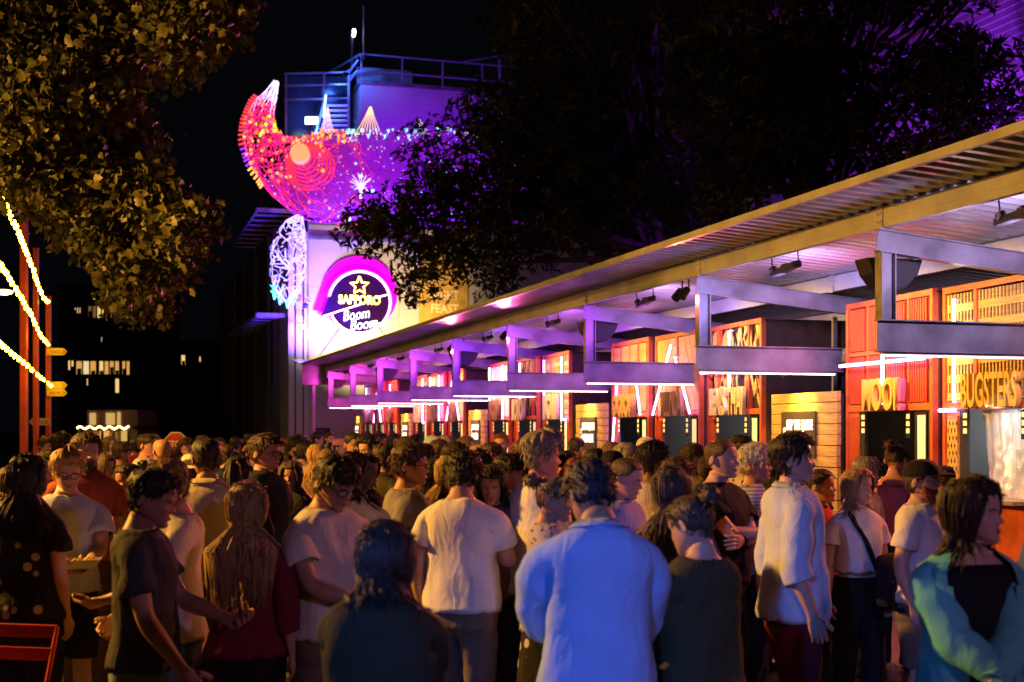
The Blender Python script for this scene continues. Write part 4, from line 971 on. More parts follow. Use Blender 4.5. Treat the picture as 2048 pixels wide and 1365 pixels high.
def face_disp(phi, zh, x, sex):
    fr = smooth(.1, .5, np.cos(phi)); g = lambda v, s: np.exp(-(v/s)**2)
    nose = np.interp(zh, [.30,.325,.345,.375,.42,.50,.56], [0,.004,.019,.0235,.015,.006,0])*g(x, np.interp(zh, [.33,.37,.45,.55], [.015,.012,.0085,.009]))
    alae = .006*(g(x-.013,.007)+g(x+.013,.007))*g(zh-.35,.03)
    eye = -.0105*(g(x-.031,.017)+g(x+.031,.017))*g(zh-.485,.055)
    lid = .0035*(g(x-.031,.012)+g(x+.031,.012))*g(zh-.485,.022)
    brow = (.005 if sex == 'm' else .003)*g(np.abs(x)-.026,.022)*g(zh-.565,.035)
    cheek = .004*g(np.abs(x)-.042,.016)*g(zh-.37,.07)
    lips = .0055*g(x,.019)*(g(zh-.238,.016)+1.1*g(zh-.192,.018)) - .003*g(x,.022)*g(zh-.215,.008) - .003*g(x,.03)*g(zh-.145,.03)
    chin = .006*g(x,.02)*g(zh-.06,.05)
    return (nose+alae+eye+lid+brow+cheek+lips+chin)*fr
def rot_x(p, a, c):
    q = p - c; y = q[...,1]*np.cos(a) - q[...,2]*np.sin(a); z = q[...,1]*np.sin(a) + q[...,2]*np.cos(a)
    return np.stack([q[...,0], y, z], -1) + c
def rot_z(p, a, c):
    q = p - c; x = q[...,0]*np.cos(a) - q[...,1]*np.sin(a); y = q[...,0]*np.sin(a) + q[...,1]*np.cos(a)
    return np.stack([x, y, q[...,2]], -1) + c
AJ = np.radians(10 + 20*np.arange(18))
ARMS = {  # wrist target (x outward), elbow pole, thumb direction, finger curl
 'hang': ((.255,-.02,.895), (.2,1,0), (0,-1,0), .35), 'walkf': ((.25,-.20,.93), (.2,1,0), (0,-.6,.7), .4), 'walkb': ((.26,.17,.92), (.2,1,0), (0,-1,-.2), .35),
 'phone': ((.09,-.33,1.20), (.7,.5,-1), (.8,0,.5), .55), 'phonel': ((.08,-.34,1.10), (.8,.4,-1), (.8,0,.5), .55), 'tray': ((.13,-.36,1.09), (.6,.5,-1), (.9,0,.2), .3),
 'crossa': ((-.10,-.215,1.17), (1,.1,-.5), (0,0,1), .3), 'crossb': ((-.12,-.255,1.21), (1,.0,-.5), (0,-.3,1), .25), 'chin': ((.055,-.235,1.40), (.5,-.1,-1), (-.7,.3,.2), .75),
 'pocket': ((.225,-.06,.93), (1,.8,0), (-.2,-1,0), .5), 'clasp': ((.00,-.275,1.06), (1,.3,-.5), (0,-.3,1), .55), 'hip': ((.20,-.05,1.04), (1,.5,0), (-.5,-.6,.3), .5), 'fold': ((.07,-.27,1.0), (1,.5,-.4), (.1,-.2,1), .5)}
def ik(S, Wt, pole, l1, l2):
    S = np.array(S); Wt = np.array(Wt); d = Wt - S; L = np.linalg.norm(d); L2 = min(L, (l1+l2)*.995); d = d/L; Wt = S + d*L2
    a = (l1*l1 - l2*l2 + L2*L2)/(2*L2); h = sqrt(max(0, l1*l1-a*a)); p = np.array(pole, float); p = p - d*p.dot(d); p /= np.linalg.norm(p)
    return S + d*a + p*h, Wt
def smooth_verts(V, faces, mask, it=3):
    E = set()
    for f in faces:
        for i in range(len(f)):
            a, b = f[i], f[(i+1) % len(f)]
            if mask[a] or mask[b]: E.add((min(a,b), max(a,b)))
    E = np.array(list(E));
    if not len(E): return V
    for _ in range(it):
        acc = np.zeros_like(V); cnt = np.zeros(len(V))
        np.add.at(acc, E[:,0], V[E[:,1]]); np.add.at(acc, E[:,1], V[E[:,0]]); np.add.at(cnt, E[:,0], 1); np.add.at(cnt, E[:,1], 1)
        avg = acc/np.maximum(1,cnt)[:,None]; V = np.where(mask[:,None], V*.45 + avg*.55, V)
    return V
class Fig:
    """One figure: parameters plus builders for the body and for the garments that follow it."""
    def __init__(s, sex='m', g=1.0, arms=('hang','hang'), head=(0,0), lean=0, step=0.0, chestz=0, wide=1.0, pole=None):
        s.sex, s.g, s.arms, s.head, s.lean, s.step, s.wide = sex, g, arms, head, radians(lean), step, wide
        T = TOR[sex]; s.sh = np.interp(1.42, T[:,0], T[:,1])
    def torso(s, z, off=0.0, drape=0.0, e=2.5):
        T = TOR[s.sex]; gg = 1 + (s.g-1)*np.clip((1.46-z)/.2, 0, 1)*(1.0 if True else 0)
        a, bf, bb = (np.interp(z, T[:,0], T[:,k])*gg for k in (1,2,3))
        if s.g > 1.05: bf = bf + (s.g-1)*.25*np.exp(-((z-1.08)/.14)**2)
        if drape:
            ch = [np.interp(1.30, T[:,0], T[:,k])*gg for k in (1,2,3)]; w_ = smooth(1.34, 1.15, z)*drape
            a, bf, bb = (q + w_*np.maximum(0, c*1.0 - q) for q, c in zip((a,bf,bb), ch))
        x, y = supel(PHI, a+off, bf+off, bb+off, e)
        y = y + .012*smooth(1.25, 1.5, z)
        return np.stack([x, y, np.full_like(x, z)], -1)
    def arm_chain(s, side):
        k = s.arms[0] if side > 0 else s.arms[1]
        if isinstance(k, str): k = ARMS[k]
        Wt, pole, thumb, curl = k
        S = np.array([s.sh + .012, .012, 1.418]); sc = .93 if s.sex == 'f' else 1.0
        Wt = S + (np.array(Wt) - np.array([.198,.012,1.418]))*1.0
        E, Wp = ik(S, Wt, pole, .292*sc, .256*sc)
        return S, E, Wp, np.array(thumb, float), curl
    def arm_rings(s, side, off, t1, dense, hand):
        S, E, Wp, thumb, curl = s.arm_chain(side)
        ts = list(np.linspace(.12, 1.0, 8 if dense < 2 else 14)) + list(1 + np.linspace(.07, 1.0, 9 if dense < 2 else 15)); ts = [t for t in ts if t <= t1 + 1e-6]
        if ts[-1] < t1 - .02: ts.append(t1)
        full = np.array(list(np.linspace(0,1,11)) + list(1+np.linspace(.1,1,10)))
        C = np.array([S + (E-S)*min(t,1) + (Wp-E)*max(t-1,0) for t in full])
        for _ in range(3): C[1:-1] = C[1:-1]*.5 + (C[:-2]+C[2:])*.25
        pos = np.array([[np.interp(t, full, C[:,k]) for k in range(3)] for t in ts])
        tang = np.array([[np.interp(min(t+.05,2), full, C[:,k]) - np.interp(max(t-.05,0), full, C[:,k]) for k in range(3)] for t in ts]); tang /= np.linalg.norm(tang, axis=1, keepdims=True)
        X = np.array([1.0,0,0])
        for i, wgt in ((0,.9),(1,.45),(2,.15)):
            if i < len(tang): q = tang[i] + X*wgt; tang[i] = q/np.linalg.norm(q)
        # frames
        e1 = np.array([0,0,1.0]); prev = X; fr = []
        for t in tang:
            ax = np.cross(prev, t); sn = np.linalg.norm(ax)
            if sn > 1e-6:
                ax /= sn; an = atan2(sn, prev.dot(t)); e1 = e1*cos(an) + np.cross(ax, e1)*sin(an) + ax*ax.dot(e1)*(1-cos(an))
            e1 = e1 - t*e1.dot(t); e1 /= np.linalg.norm(e1); prev = t; fr.append(e1.copy())
        t = tang[-1]; tw = 0
        if hand or t1 > 1.2:
            dl = (Wp-E)/np.linalg.norm(Wp-E); th = thumb - dl*thumb.dot(dl); th /= np.linalg.norm(th)
            tw = atan2(np.cross(fr[-1], th).dot(t), fr[-1].dot(th))
        sc = (.86 if s.sex == 'f' else 1.0)*(1+(s.g-1)*.6)
        RT = np.array([[0,.058],[.12,.057],[.3,.051],[.6,.046],[.9,.041],[1.0,.041],[1.15,.043],[1.4,.041],[1.7,.033],[1.9,.028],[2,.027]])
        rings = []
        for i, tt in enumerate(ts):
            r = np.interp(tt, RT[:,0], RT[:,1])*sc + (off(tt) if callable(off) else off); a = tw*smooth(1.0, 2.0, tt)
            E1 = fr[i]*cos(a) + np.cross(tang[i], fr[i])*sin(a); E2 = np.cross(E1, tang[i]); fl = 1 - .22*smooth(1.5, 2, tt)*(1 if hand else .3)
            rings.append(pos[i] + r*np.cos(AJ)[:,None]*E1 + r*fl*np.sin(AJ)[:,None]*E2)
        info = None
        if hand:
            a = tw; w_ = fr[-1]*cos(a) + np.cross(t, fr[-1])*sin(a); info = (pos[-1], t, w_, curl, sc)
        return rings, info
    def build(s, z0, z1, offt, offa, t1, legs=None, head=False, dense=1, drape=0.0, hand=False, neck_in=True, open_front=None, sleeves=True, skirt=None):
        V, Fc, wts = [], [], []          # wts: head-follow weight per vertex
        zs = [z for z in (list(np.arange(z0, 1.315, .06 if dense < 2 else .028)) + [1.318]) if z < min(z1, 1.33)]
        arm_ok = z1 > 1.47 and sleeves
        if z1 > 1.34: zs += [z for z in (1.345,1.385,1.425,1.458) if z <= z1 + .03]
        r0 = len(zs) - 4
        if z1 > 1.47: zs += [z for z in ((1.476,1.492,1.503) if not head else (1.476,1.492,1.506,1.520)) if z <= z1]
        rings = []
        for z in zs:
            o = offt(z) if callable(offt) else offt
            rings.append(s.torso(z, o, drape)); wts.append(np.full(NC, 0.0 if z < 1.5 else .15))
        if head:
            T = TOR[s.sex]; nr = T[-1,1]
            for zf, zb, f_, b_, w_, wt in ((1.532,1.548,.050,.060,nr,.4), (1.530,1.566,.050,.056,nr*.96,.8)):
                x, y = supel(PHI, w_, f_, b_, 2.1); rings.append(np.stack([x, y+.006, zf+(1-np.cos(PHI))/2*(zb-zf)], -1)); wts.append(np.full(NC, wt))
            zhs = np.r_[-.02, 0, .03, .06, .09, .12, .145, .165, .185, .20, .213, .225, .24, .26, .285, .31, .33, .345, .36, .38, .41, .44, .465, .485, .505, .53, .56, .59, .63, .68, .73, .78, .83, .875, .91, .94, .965, .985, .997]
            for zh in zhs:
                p = head_surf(PHI, zh, 0, s.wide); d = face_disp(PHI, zh, p[:,0], s.sex); dirn = np.stack([np.sin(PHI)*.35, -np.ones(NC), np.zeros(NC)], -1); dirn /= np.linalg.norm(dirn, axis=1, keepdims=True)
                rings.append(p + dirn*d[:,None]); wts.append(np.ones(NC))
        nr_ = len(rings); V = [np.concatenate(rings)]; Wt = [np.concatenate(wts)]
        cols = {j for j in range(36, 42)} | {j for j in range(6, 12)}
        for i in range(nr_-1):
            zc = rings[i][:,2].mean()
            for j in range(NC):
                if arm_ok and r0 <= i < r0+3 and j in cols: continue
                if open_front and open_front(j, zc): continue
                j2 = (j+1) % NC; Fc.append((i*NC+j, i*NC+j2, (i+1)*NC+j2, (i+1)*NC+j))
        if head: Fc.append(tuple((nr_-1)*NC + j for j in range(NC)))
        n = nr_*NC; mask_idx = []
        if neck_in and not head:         # turn the collar and the hem inwards
            for (i, sgn) in ((nr_-1, 1), (0, -1)):
                c = rings[i].mean(0); q = c + (rings[i]-c)*(.93 if sgn > 0 else .9); q[:,2] += -.012 if sgn > 0 else .02
                V.append(q); Wt.append(np.full(NC, .15 if sgn > 0 else 0.))
                for j in range(NC):
                    if open_front and open_front(j, rings[i][:,2].mean()): continue
                    j2 = (j+1) % NC; f = (i*NC+j, i*NC+j2, n+j2, n+j); Fc.append(f if sgn > 0 else f[::-1])
                n += NC
        if arm_ok:
            lo, hi = r0, r0+3
            loopL = [hi*NC+j for j in range(36,43)] + [r*NC+42 for r in (hi-1,hi-2,hi-3)] + [lo*NC+j for j in range(41,35,-1)] + [r*NC+36 for r in (lo+1,lo+2)]
            loopL = loopL[3:] + loopL[:3]
            mir = lambda i: (i//NC)*NC + (NC-(i % NC)) % NC
            for side in (1, -1):
                ar, info = s.arm_rings(side, offa, t1, dense, hand)
                verts = list(np.concatenate(ar)); base = n; faces = []
                loop = loopL if side > 0 else [mir(i) for i in loopL]
                for k in range(18):
                    k2 = (k+1) % 18; faces.append((loop[k], base+k, base+k2, loop[k2]))
                for i in range(len(ar)-1):
                    for k in range(18):
                        k2 = (k+1) % 18; faces.append((base+i*18+k, base+(i+1)*18+k, base+(i+1)*18+k2, base+i*18+k2))
                last = base + (len(ar)-1)*18
                if hand: verts, faces = s.hand(verts, faces, base, last, info)
                else:                    # cuff turned in
                    c = ar[-1].mean(0); q = c + (ar[-1]-c)*.86; b2 = base+len(verts); verts += list(q)
                    for k in range(18): k2 = (k+1) % 18; faces.append((last+k, b2+k, b2+k2, last+k2))
                A = np.array(verts)
                if side < 0: A = A*np.array([-1,1,1]); faces = [f[::-1] for f in faces]
                V.append(A); Wt.append(np.zeros(len(A))); Fc += faces; mask_idx += list(range(base, base+18*min(4, len(ar)))); n += len(A)
        if legs: 
            (lt, offl, z_end) = legs; bb = rings[0][0,1]; bf = rings[0][24,1]
            K = 5; ys = np.linspace(bb, bf, K+2)[1:-1]; cr = np.stack([np.zeros(K), ys, np.full(K, z0-.01)], -1)
            V.append(cr); Wt.append(np.zeros(K)); cb = n; n += K
            loopL = [24+j for j in range(24)] + [0] + [cb+k for k in range(K)]
            be = np.radians(np.r_[PHI[24:]/pi*220-20, 200, 200+(np.arange(K)+1)*140/6])
            for side in (1, -1):
                st_ = s.step*side; hip = np.array([.088*(1+(s.g-1)*.5), .0, .83]); knee = np.array([.095, -.02-max(0,st_)*.8, .475]); ank = np.array([.10, .035-st_, .075])
                if st_ < 0: knee[1] += -.01 - st_*.25
                zz = np.r_[.76, .72, np.arange(.66, .16, -.05 if dense < 2 else -.03), .13, .085, .05]; zz = [z for z in zz if z >= z_end]
                if zz[-1] > z_end + .01: zz.append(z_end)
                RL = np.array([[.03,.040],[.085,.040],[.14,.040],[.25,.050],[.34,.056],[.42,.053],[.475,.056],[.54,.062],[.66,.076],[.76,.087],[.83,.09]]); sc = (1+(s.g-1)*.6)
                rr = []
                for z in zz:
                    t = (z-knee[2])/(hip[2]-knee[2]) if z > knee[2] else None
                    c = knee + (hip-knee)*t if t is not None else ank + (knee-ank)*((z-ank[2])/(knee[2]-ank[2]))
                    o_ = offl(z) if callable(offl) else offl; r = np.interp(z, RL[:,0], RL[:,1])*sc + o_
                    ey = 1.12; rr.append(np.stack([c[0]+r*np.sin(be), c[1]-r*ey*np.cos(be), np.full(len(be), z)], -1))
                A = np.concatenate(rr); m_ = len(be); base = n; faces = []
                mirr = lambda i: (i//NC)*NC + (NC-(i % NC)) % NC if i < cb else i
                loop = loopL if side > 0 else [mirr(i) for i in loopL]
                for k in range(m_): k2 = (k+1) % m_; faces.append((loop[k], base+k, base+k2, loop[k2]))
                for i in range(len(rr)-1):
                    for k in range(m_): k2 = (k+1) % m_; faces.append((base+i*m_+k, base+(i+1)*m_+k, base+(i+1)*m_+k2, base+i*m_+k2))
                faces.append(tuple(base+(len(rr)-1)*m_+k for k in range(m_)))
                if side < 0: A = A*np.array([-1,1,1]); faces = [f[::-1] for f in faces]
                V.append(A); Wt.append(np.zeros(len(A))); Fc += faces; mask_idx += list(range(base, base+m_*2)); n += len(A)
            mask_idx += list(range(cb, cb+K))
        Vt = np.concatenate(V); Wt = np.concatenate(Wt)
        mask = np.zeros(len(Vt), bool); mask[mask_idx] = True
        if arm_ok:
            for i in range(max(0, r0-1), min(nr_, r0+5)):
                for j in list(range(34,45)) + list(range(4,15)): mask[i*NC+j] = True
        Vt = smooth_verts(Vt, Fc, mask, 4)
        used = np.zeros(len(Vt), bool)
        for f in Fc: used[list(f)] = True
        ren = np.cumsum(used)-1; Fc = [tuple(int(ren[i]) for i in f) for f in Fc]
        return Vt[used], Fc, Wt[used]
    def hand(s, verts, faces, base, last, info):
        c, t, w_, curl, sc = info; p = np.cross(t, w_); sc *= .98
        lat = np.r_[1-np.arange(9)/4, -1+np.arange(9)/4]; sd = np.r_[-np.ones(9), np.ones(9)]     # first half lies on the -p (back) side
        rows = []
        for (d, a, b) in ((.018,.030,.019),(.042,.038,.017),(.066,.042,.0155),(.092,.042,.013)):
            th = b*np.sqrt(np.clip(1-.75*lat**2, .12, 1)); ring = c + t*d*sc + np.outer(lat*a*sc, w_) + np.outer(sd*th*sc, p); rows.append(base+len(verts)); verts += list(ring)
        prev = last
        for ri, r in enumerate(rows):
            for k in range(18):
                k2 = (k+1) % 18
                if k == 17 and ri in (2,): continue
                faces.append((prev+k, r+k, r+k2, prev+k2))
            prev = r
        R3 = rows[3]
        def finger(loop, cen, d0, ax, segs, rad, bends):
            d = d0.copy(); q = cen.copy(); pv = loop; pn = np.cross(d, w_) if ax is None else ax
            side = w_ if ax is None else np.cross(ax, d); nrm = p.copy() if ax is None else ax.copy()
            for si, (L, bnd) in enumerate(zip(segs, bends)):
                # bend towards the palm
                d2 = d*cos(bnd) + nrm*sin(bnd); nrm = nrm*cos(bnd) - d*sin(bnd); d = d2/np.linalg.norm(d2)
                for fr_ in (.35, 1.0):
                    cc = q + d*L*fr_; rr = rad*(1 - .10*si - (.22 if (si == len(segs)-1 and fr_ == 1.0) else 0))
                    ring = []
                    for (u_, v_) in ((1,-.75),(0,-1),(-1,-.75),(-1,.75),(0,1),(1,.75)): ring.append(cc + side*u_*rr*.95 + nrm*v_*rr)
                    b = base+len(verts); verts.extend(ring)
                    for k in range(6): k2 = (k+1) % 6; faces.append((pv[k], b+k, b+k2, pv[k2]))
                    pv = [b+k for k in range(6)]
                q = q + d*L
            faces.append((pv[0],pv[1],pv[4],pv[5])); faces.append((pv[1],pv[2],pv[3],pv[4]))
        lens = [(.040,.026,.020),(.044,.029,.022),(.041,.027,.021),(.032,.021,.018)]
        for f in range(4):
            loop = [R3+2*f, R3+2*f+1, R3+2*f+2, R3+17-2*f-2, R3+17-2*f-1, R3+17-2*f]
            cen = c + t*.092*sc + w_*(.75-.5*f)*.042*sc
            cb = curl*(1 + .12*f)
            finger(loop, cen, (t + w_*(.06-.05*f)), None, [l*sc for l in lens[f]], .0088*sc, [cb*.9, cb*1.1, cb*.8])
        r1, r2 = rows[1], rows[2]
        # the one open side quad between rows 1 and 2 grows the thumb
        loop4 = [r1+17, r2+17, r2+0, r1+0]; d = w_*.62 + t*.72 + p*.30; d /= np.linalg.norm(d)
        q = c + t*.052*sc + w_*.036*sc; n1 = np.cross(d, p); n1 /= np.linalg.norm(n1); n2 = np.cross(d, n1)
        pv = loop4
        for si, (L, rad) in enumerate(((.022,.0125),(.022,.0115),(.016,.0105),(.018,.008))):
            q = q + d*L*sc; d = d + p*.12*curl + t*.18; d /= np.linalg.norm(d)
            corners = [q - n1*rad*sc*sg1 + n2*rad*sc*sg2 for sg1, sg2 in ((1,1),(-1,1),(-1,-1),(1,-1))]
            P0 = np.array([verts[i-base] if i >= base else (0,0,0) for i in pv]) 
            best = min((sum(np.linalg.norm(np.array(corners[(k+o)%4 if not rv else (o-k)%4]) - P0[k]) for k in range(4)), o, rv) for o in range(4) for rv in (0,1)) if si == 0 else (0, *bo)
            if si == 0: bo = best[1:]
            cs = [corners[(k+bo[0])%4 if not bo[1] else (bo[0]-k)%4] for k in range(4)]
            b = base+len(verts); verts.extend(cs)
            for k in range(4): k2 = (k+1) % 4; faces.append((pv[k], b+k, b+k2, pv[k2]))
            pv = [b+k for k in range(4)]
        faces.append(tuple(pv))
        return verts, faces
    # --- posing of finished vertices
    HPIV = np.array([0, .012, 1.535])
    def pose(s, V, w_=None, scale=1.0):
        V = np.asarray(V, float); w_ = np.ones(V.shape[:-1]) if w_ is None else w_
        yaw, pit = radians(s.head[0]), radians(s.head[1])
        V = rot_x(V, pit*w_, s.HPIV); V = rot_z(V, yaw*w_, s.HPIV)
        if s.lean: V = rot_x(V, s.lean*smooth(.88, 1.2, V[...,2]), np.array([0,0,.95]))
        return V*scale
def drapef(V, seed):
    an = np.arctan2(V[:,0], -V[:,1]); w_ = smooth(1.30, .95, V[:,2])*smooth(.33,.22,np.abs(V[:,0]))
    return w_*np.array([noise.noise(Vector((cos(a)*3.2+seed, sin(a)*3.2, z*1.1)))+.5*noise.noise(Vector((cos(a)*7+seed, sin(a)*7, z*1.6))) for a, z in zip(an, V[:,2])])
def folds(V, faces, amp, fx, fz, seed, hang=0.0, fine=True):
    """cloth folds: push along the vertex normals with stretched ridged noise"""
    nrm = np.zeros_like(V)
    for f in faces:
        if len(f) > 4: continue
        a, b, c = V[f[0]], V[f[1]], V[f[2]]; nn = (b-a)
        m_ = c-a; cr = (nn[1]*m_[2]-nn[2]*m_[1], nn[2]*m_[0]-nn[0]*m_[2], nn[0]*m_[1]-nn[1]*m_[0])
        for i in f: nrm[i] += cr
    nrm /= np.maximum(1e-9, np.linalg.norm(nrm, axis=1, keepdims=True))
    d = np.array([noise.noise(Vector((x*fx+z*fz*.6+seed, y*fx-z*fz*.3, z*fz+seed*.7)))*.7 + (.35-abs(noise.noise(Vector((x*fx*.6-z*fz*.9, y*fx*.7+seed, z*fz*.8+x*3)))))*.8 for x, y, z in V])
    d2 = np.array([.5-abs(noise.noise(Vector((x*16+z*5+seed, y*16-z*4, z*11)))*1.6) for x, y, z in V])
    return V + nrm*(d*amp + (d2*amp*.38 if fine else 0) + (V[:,2] < 1.30)*hang*drapef(V, seed))[:,None]
def grid_faces(rows, cols, wrap=True, o=0):
    return [(o+i*cols+j, o+i*cols+(j+1)%cols, o+(i+1)*cols+(j+1)%cols, o+(i+1)*cols+j) for i in range(rows-1) for j in range(cols if wrap else cols-1)]
def vmesh(name, V, faces, m, parent, scale_ok=True, smooth_=True):
    me = bpy.data.meshes.new(name); me.from_pydata([tuple(p) for p in V], [], faces)
    if smooth_: me.shade_smooth()
    me.update(); return obj(name, me, m, parent)
def tuft(q, pts, r0, flat=1.0, n=4):
    k = len(pts); q.tube(pts, [r0*(.75+.5*sin(pi*(.15+.7*i/(k-1))))*(1-.9*(i/(k-1))**3) for i in range(k)], n, cap=False)
def hair_mesh(fig, style, seed, long=0, capped=False, fine=True):
    """returns MB of hair in neutral head space"""
    rng = random.Random(seed); q = MB(); M_, K = 64, 15
    ph = np.linspace(-pi, pi, M_, endpoint=False); ap = np.abs(ph)
    front = {'bald':.9,'buzz':.80}.get(style, .79)
    if style in ('fringe',): front = .66
    L = np.interp(ap, np.radians([0,30,48,62,78,95,105,125,180]), [front,front-.005,front-.03,.63,.52,.50,.30,.14,.08])
    if style in ('bun','pony'): L = np.interp(ap, np.radians([0,30,48,62,78,95,105,125,180]), [.80,.79,.76,.68,.58,.52,.38,.28,.24])
    if style in ('receding',): L = np.interp(ap, np.radians([0,20,40,62,78,95,105,125,180]), [.86,.90,.88,.66,.54,.50,.30,.14,.08])
    top, sd = {'short':(.026,.011),'crop':(.013,.007),'buzz':(.004,.0035),'receding':(.012,.009),'messy':(.034,.017),'curly':(.040,.030),'fringe':(.026,.016),'bob':(.020,.016),'long':(.018,.014),'bun':(.012,.009),'pony':(.012,.009),'quiff':(.040,.008)}.get(style, (.02,.01))
    if capped: top = .004
    rows = []
    for i in range(K):
        t = i/(K-1); zh = L + (1-L)*(1-(1-t)**1.25); e = smooth(0, .18, np.full(M_, t))
        th = (sd + (top-sd)*smooth(.55, .86, zh))
        st = np.array([noise.noise(Vector((cos(a)*9, sin(a)*9, z*2.5+seed)))*.35 + noise.noise(Vector((cos(a)*22, sin(a)*22, z*3+seed)))*.25 for a, z in zip(ph, zh)])
        if style == 'curly': st = np.array([noise.noise(Vector((cos(a)*4.5*sqrt(max(.05,1-z*z*.7))*2, sin(a)*9, z*9+seed)))*.9 for a, z in zip(ph, zh)])
        if style == 'quiff': th = th*(1+.5*smooth(.3,1,np.cos(ph))*smooth(.7,.9,zh))
        off = -.004 + e*(th*(1+st)+.004); rows.append(head_surf(ph, zh, off, fig.wide))
    q.add(np.concatenate(rows), grid_faces(K, M_) + [tuple((K-1)*M_+j for j in range(M_))])
    def surf(phi, zh, off): return Vector(head_surf(phi, zh, off, fig.wide))
    def outside(p, off):
        if p.z > 1.50: return p
        ring = fig.torso(p.z, off, .5); an = atan2(p.x, -p.y); r_ = np.hypot(ring[:,0], ring[:,1]); aa_ = np.arctan2(ring[:,0], -ring[:,1]); o_ = np.argsort(aa_)
        rr_ = float(np.interp(an, aa_[o_], r_[o_])); r0_ = sqrt(p.x*p.x+p.y*p.y)
        rr_ = min(rr_, .13 if p.z > 1.44 else .2)
        return p if r0_ > rr_ else Vector((p.x*rr_/max(r0_,1e-4), p.y*rr_/max(r0_,1e-4), p.z))
    Lf = lambda a: float(np.interp(abs(a), ph[M_//2:], L[M_//2:]))
    if style not in ('bald','buzz'):
        nt_ = int({'crop':260,'curly':420,'messy':560}.get(style, 430)*(1.0 if fine else .4))
        for k in range(nt_):
            a = rng.uniform(-pi, pi); lo = Lf(a); zh = lo + (1-lo)*rng.random()**.8
            if capped and zh > .58: continue
            th = sd + (top-sd)*float(smooth(.55,.86,zh)); p = surf(a, zh, th*.75); out = (surf(a, zh, th+.02)-p).normalized()
            if style == 'curly':
                pts = [p + out*.006*i + Vector((cos(i*1.7+k), sin(i*1.7+k), cos(i*1.3))) * .010 for i in range(5)]; tuft(q, pts, .0045, 1, 3); continue
            ln = {'crop':.014,'messy':.045,'bun':.026,'pony':.026}.get(style, .032)*rng.uniform(.6,1.3)
            dwn = Vector((0, .35 if style != 'fringe' else -.6, -1)); tang = dwn - out*dwn.dot(out)
            if zh > .8: tang = Vector((rng.uniform(-.6,.6), -.8 if style in ('fringe','short','crop') else .9, 0)); tang -= out*tang.dot(out)
            tang = tang.normalized() + Vector((rng.gauss(0,.25), rng.gauss(0,.25), rng.gauss(0,.2)))*(.4 if style in ('bun','pony') else 1); out = out*(.3 if style in ('bun','pony') else 1)
            tuft(q, [p, p + tang*ln*.5 + out*ln*.20, p + tang*ln + out*ln*rng.uniform(-.05,.3)], rng.uniform(.0018,.0042) if fine else .0055, 1, 3)
    if style in ('bob','long') or long:
        z_end = {'bob':1.475,'long':1.30}.get(style, 1.3) if not long else long
        for k in range(300 if fine else 90):
            sg = rng.choice((-1,1)); at = radians(rng.uniform(76, 180)); ar = at*rng.uniform(.35,.9) if at < 2.2 else at
            pts = []
            for t in (0,.25,.5,.75,1.0):
                a = sg*(ar + (at-ar)*t); zh = .95 - .85*t; pts.append(surf(a, zh, .016 + .012*t + rng.uniform(0,.006)))
            e = pts[-1]; ze = z_end + rng.uniform(-.05,.05) + (.05 if at < 1.4 else 0)
            if ze < e.z - .02:
                x1, y1 = e.x*rng.uniform(1.02,1.2), e.y*rng.uniform(.98,1.1) + (.035 if at > 1.9 else (-.0 if at > 1.4 else -.03))
                for t in (.33,.66,1.0): pts.append(outside(Vector((e.x + (x1-e.x)*sqrt(t) + .012*sin(k+t*3), e.y + (y1-e.y)*sqrt(t), e.z + (ze-e.z)*t)), .030 + .012*rng.random()))
            tuft(q, pts, rng.uniform(.004,.0085) if fine else rng.uniform(.011,.016), 1, 3 if fine else 4)
    if style == 'bun':
        c = surf(pi, .80, .045); b = MB().ball((0,0,0), .042, 14, 10)
        q.add([Vector(v)*(1+.12*noise.noise(Vector(v)*60)) + c for v in b.v], b.f)
        for k in range(30):
            d = Vector((rng.gauss(0,1), rng.gauss(0,1), rng.gauss(0,1))).normalized(); tuft(q, [c+d*.036, c+d*.05, c+d*.055+Vector((rng.uniform(-.02,.02),0,rng.uniform(-.02,.02)))], .006, 1, 3)
    if style == 'pony':
        c = surf(pi, .72, .02)
        for k in range(34):
            o = Vector((rng.gauss(0,.014), rng.gauss(0,.010), rng.gauss(0,.01)))
            tuft(q, [c+o*.4, c+o+Vector((0,.05,.01)), c+o*1.6+Vector((0,.065,-.07)), c+o*1.8+Vector((0,.05,-.16)), c+o*1.4+Vector((0,.04,-.23-rng.uniform(0,.05)))], .010, 1, 4)
    return q
SKIN = {k: mat('skin_'+k, c, .52, 0, .13, 14, .10, 220) for k, c in {'fair':(.60,.36,.27), 'light':(.52,.30,.21), 'tan':(.40,.21,.13), 'brown':(.22,.11,.065), 'ruddy':(.58,.29,.22)}.items()}
HAIR = {k: mat('hair_'+k, c, .55, 0, .55, 75, .5, 150, (1,1,.10)) for k, c in {'black':(.012,.010,.010), 'dark':(.025,.016,.011), 'brown':(.065,.035,.018), 'light':(.17,.095,.045), 'blonde':(.40,.25,.10), 'red':(.20,.055,.02), 'grey':(.28,.26,.25), 'white':(.55,.52,.50), 'ginger':(.17,.05,.018), 'ash':(.25,.17,.11)}.items()}
M_eyew = mat('eye_white', (.6,.56,.53), .3, 0, .03, 5, 0); M_iris = mat('eye_iris', (.02,.014,.01), .2, 0, .1, 5, 0); M_lip = {}
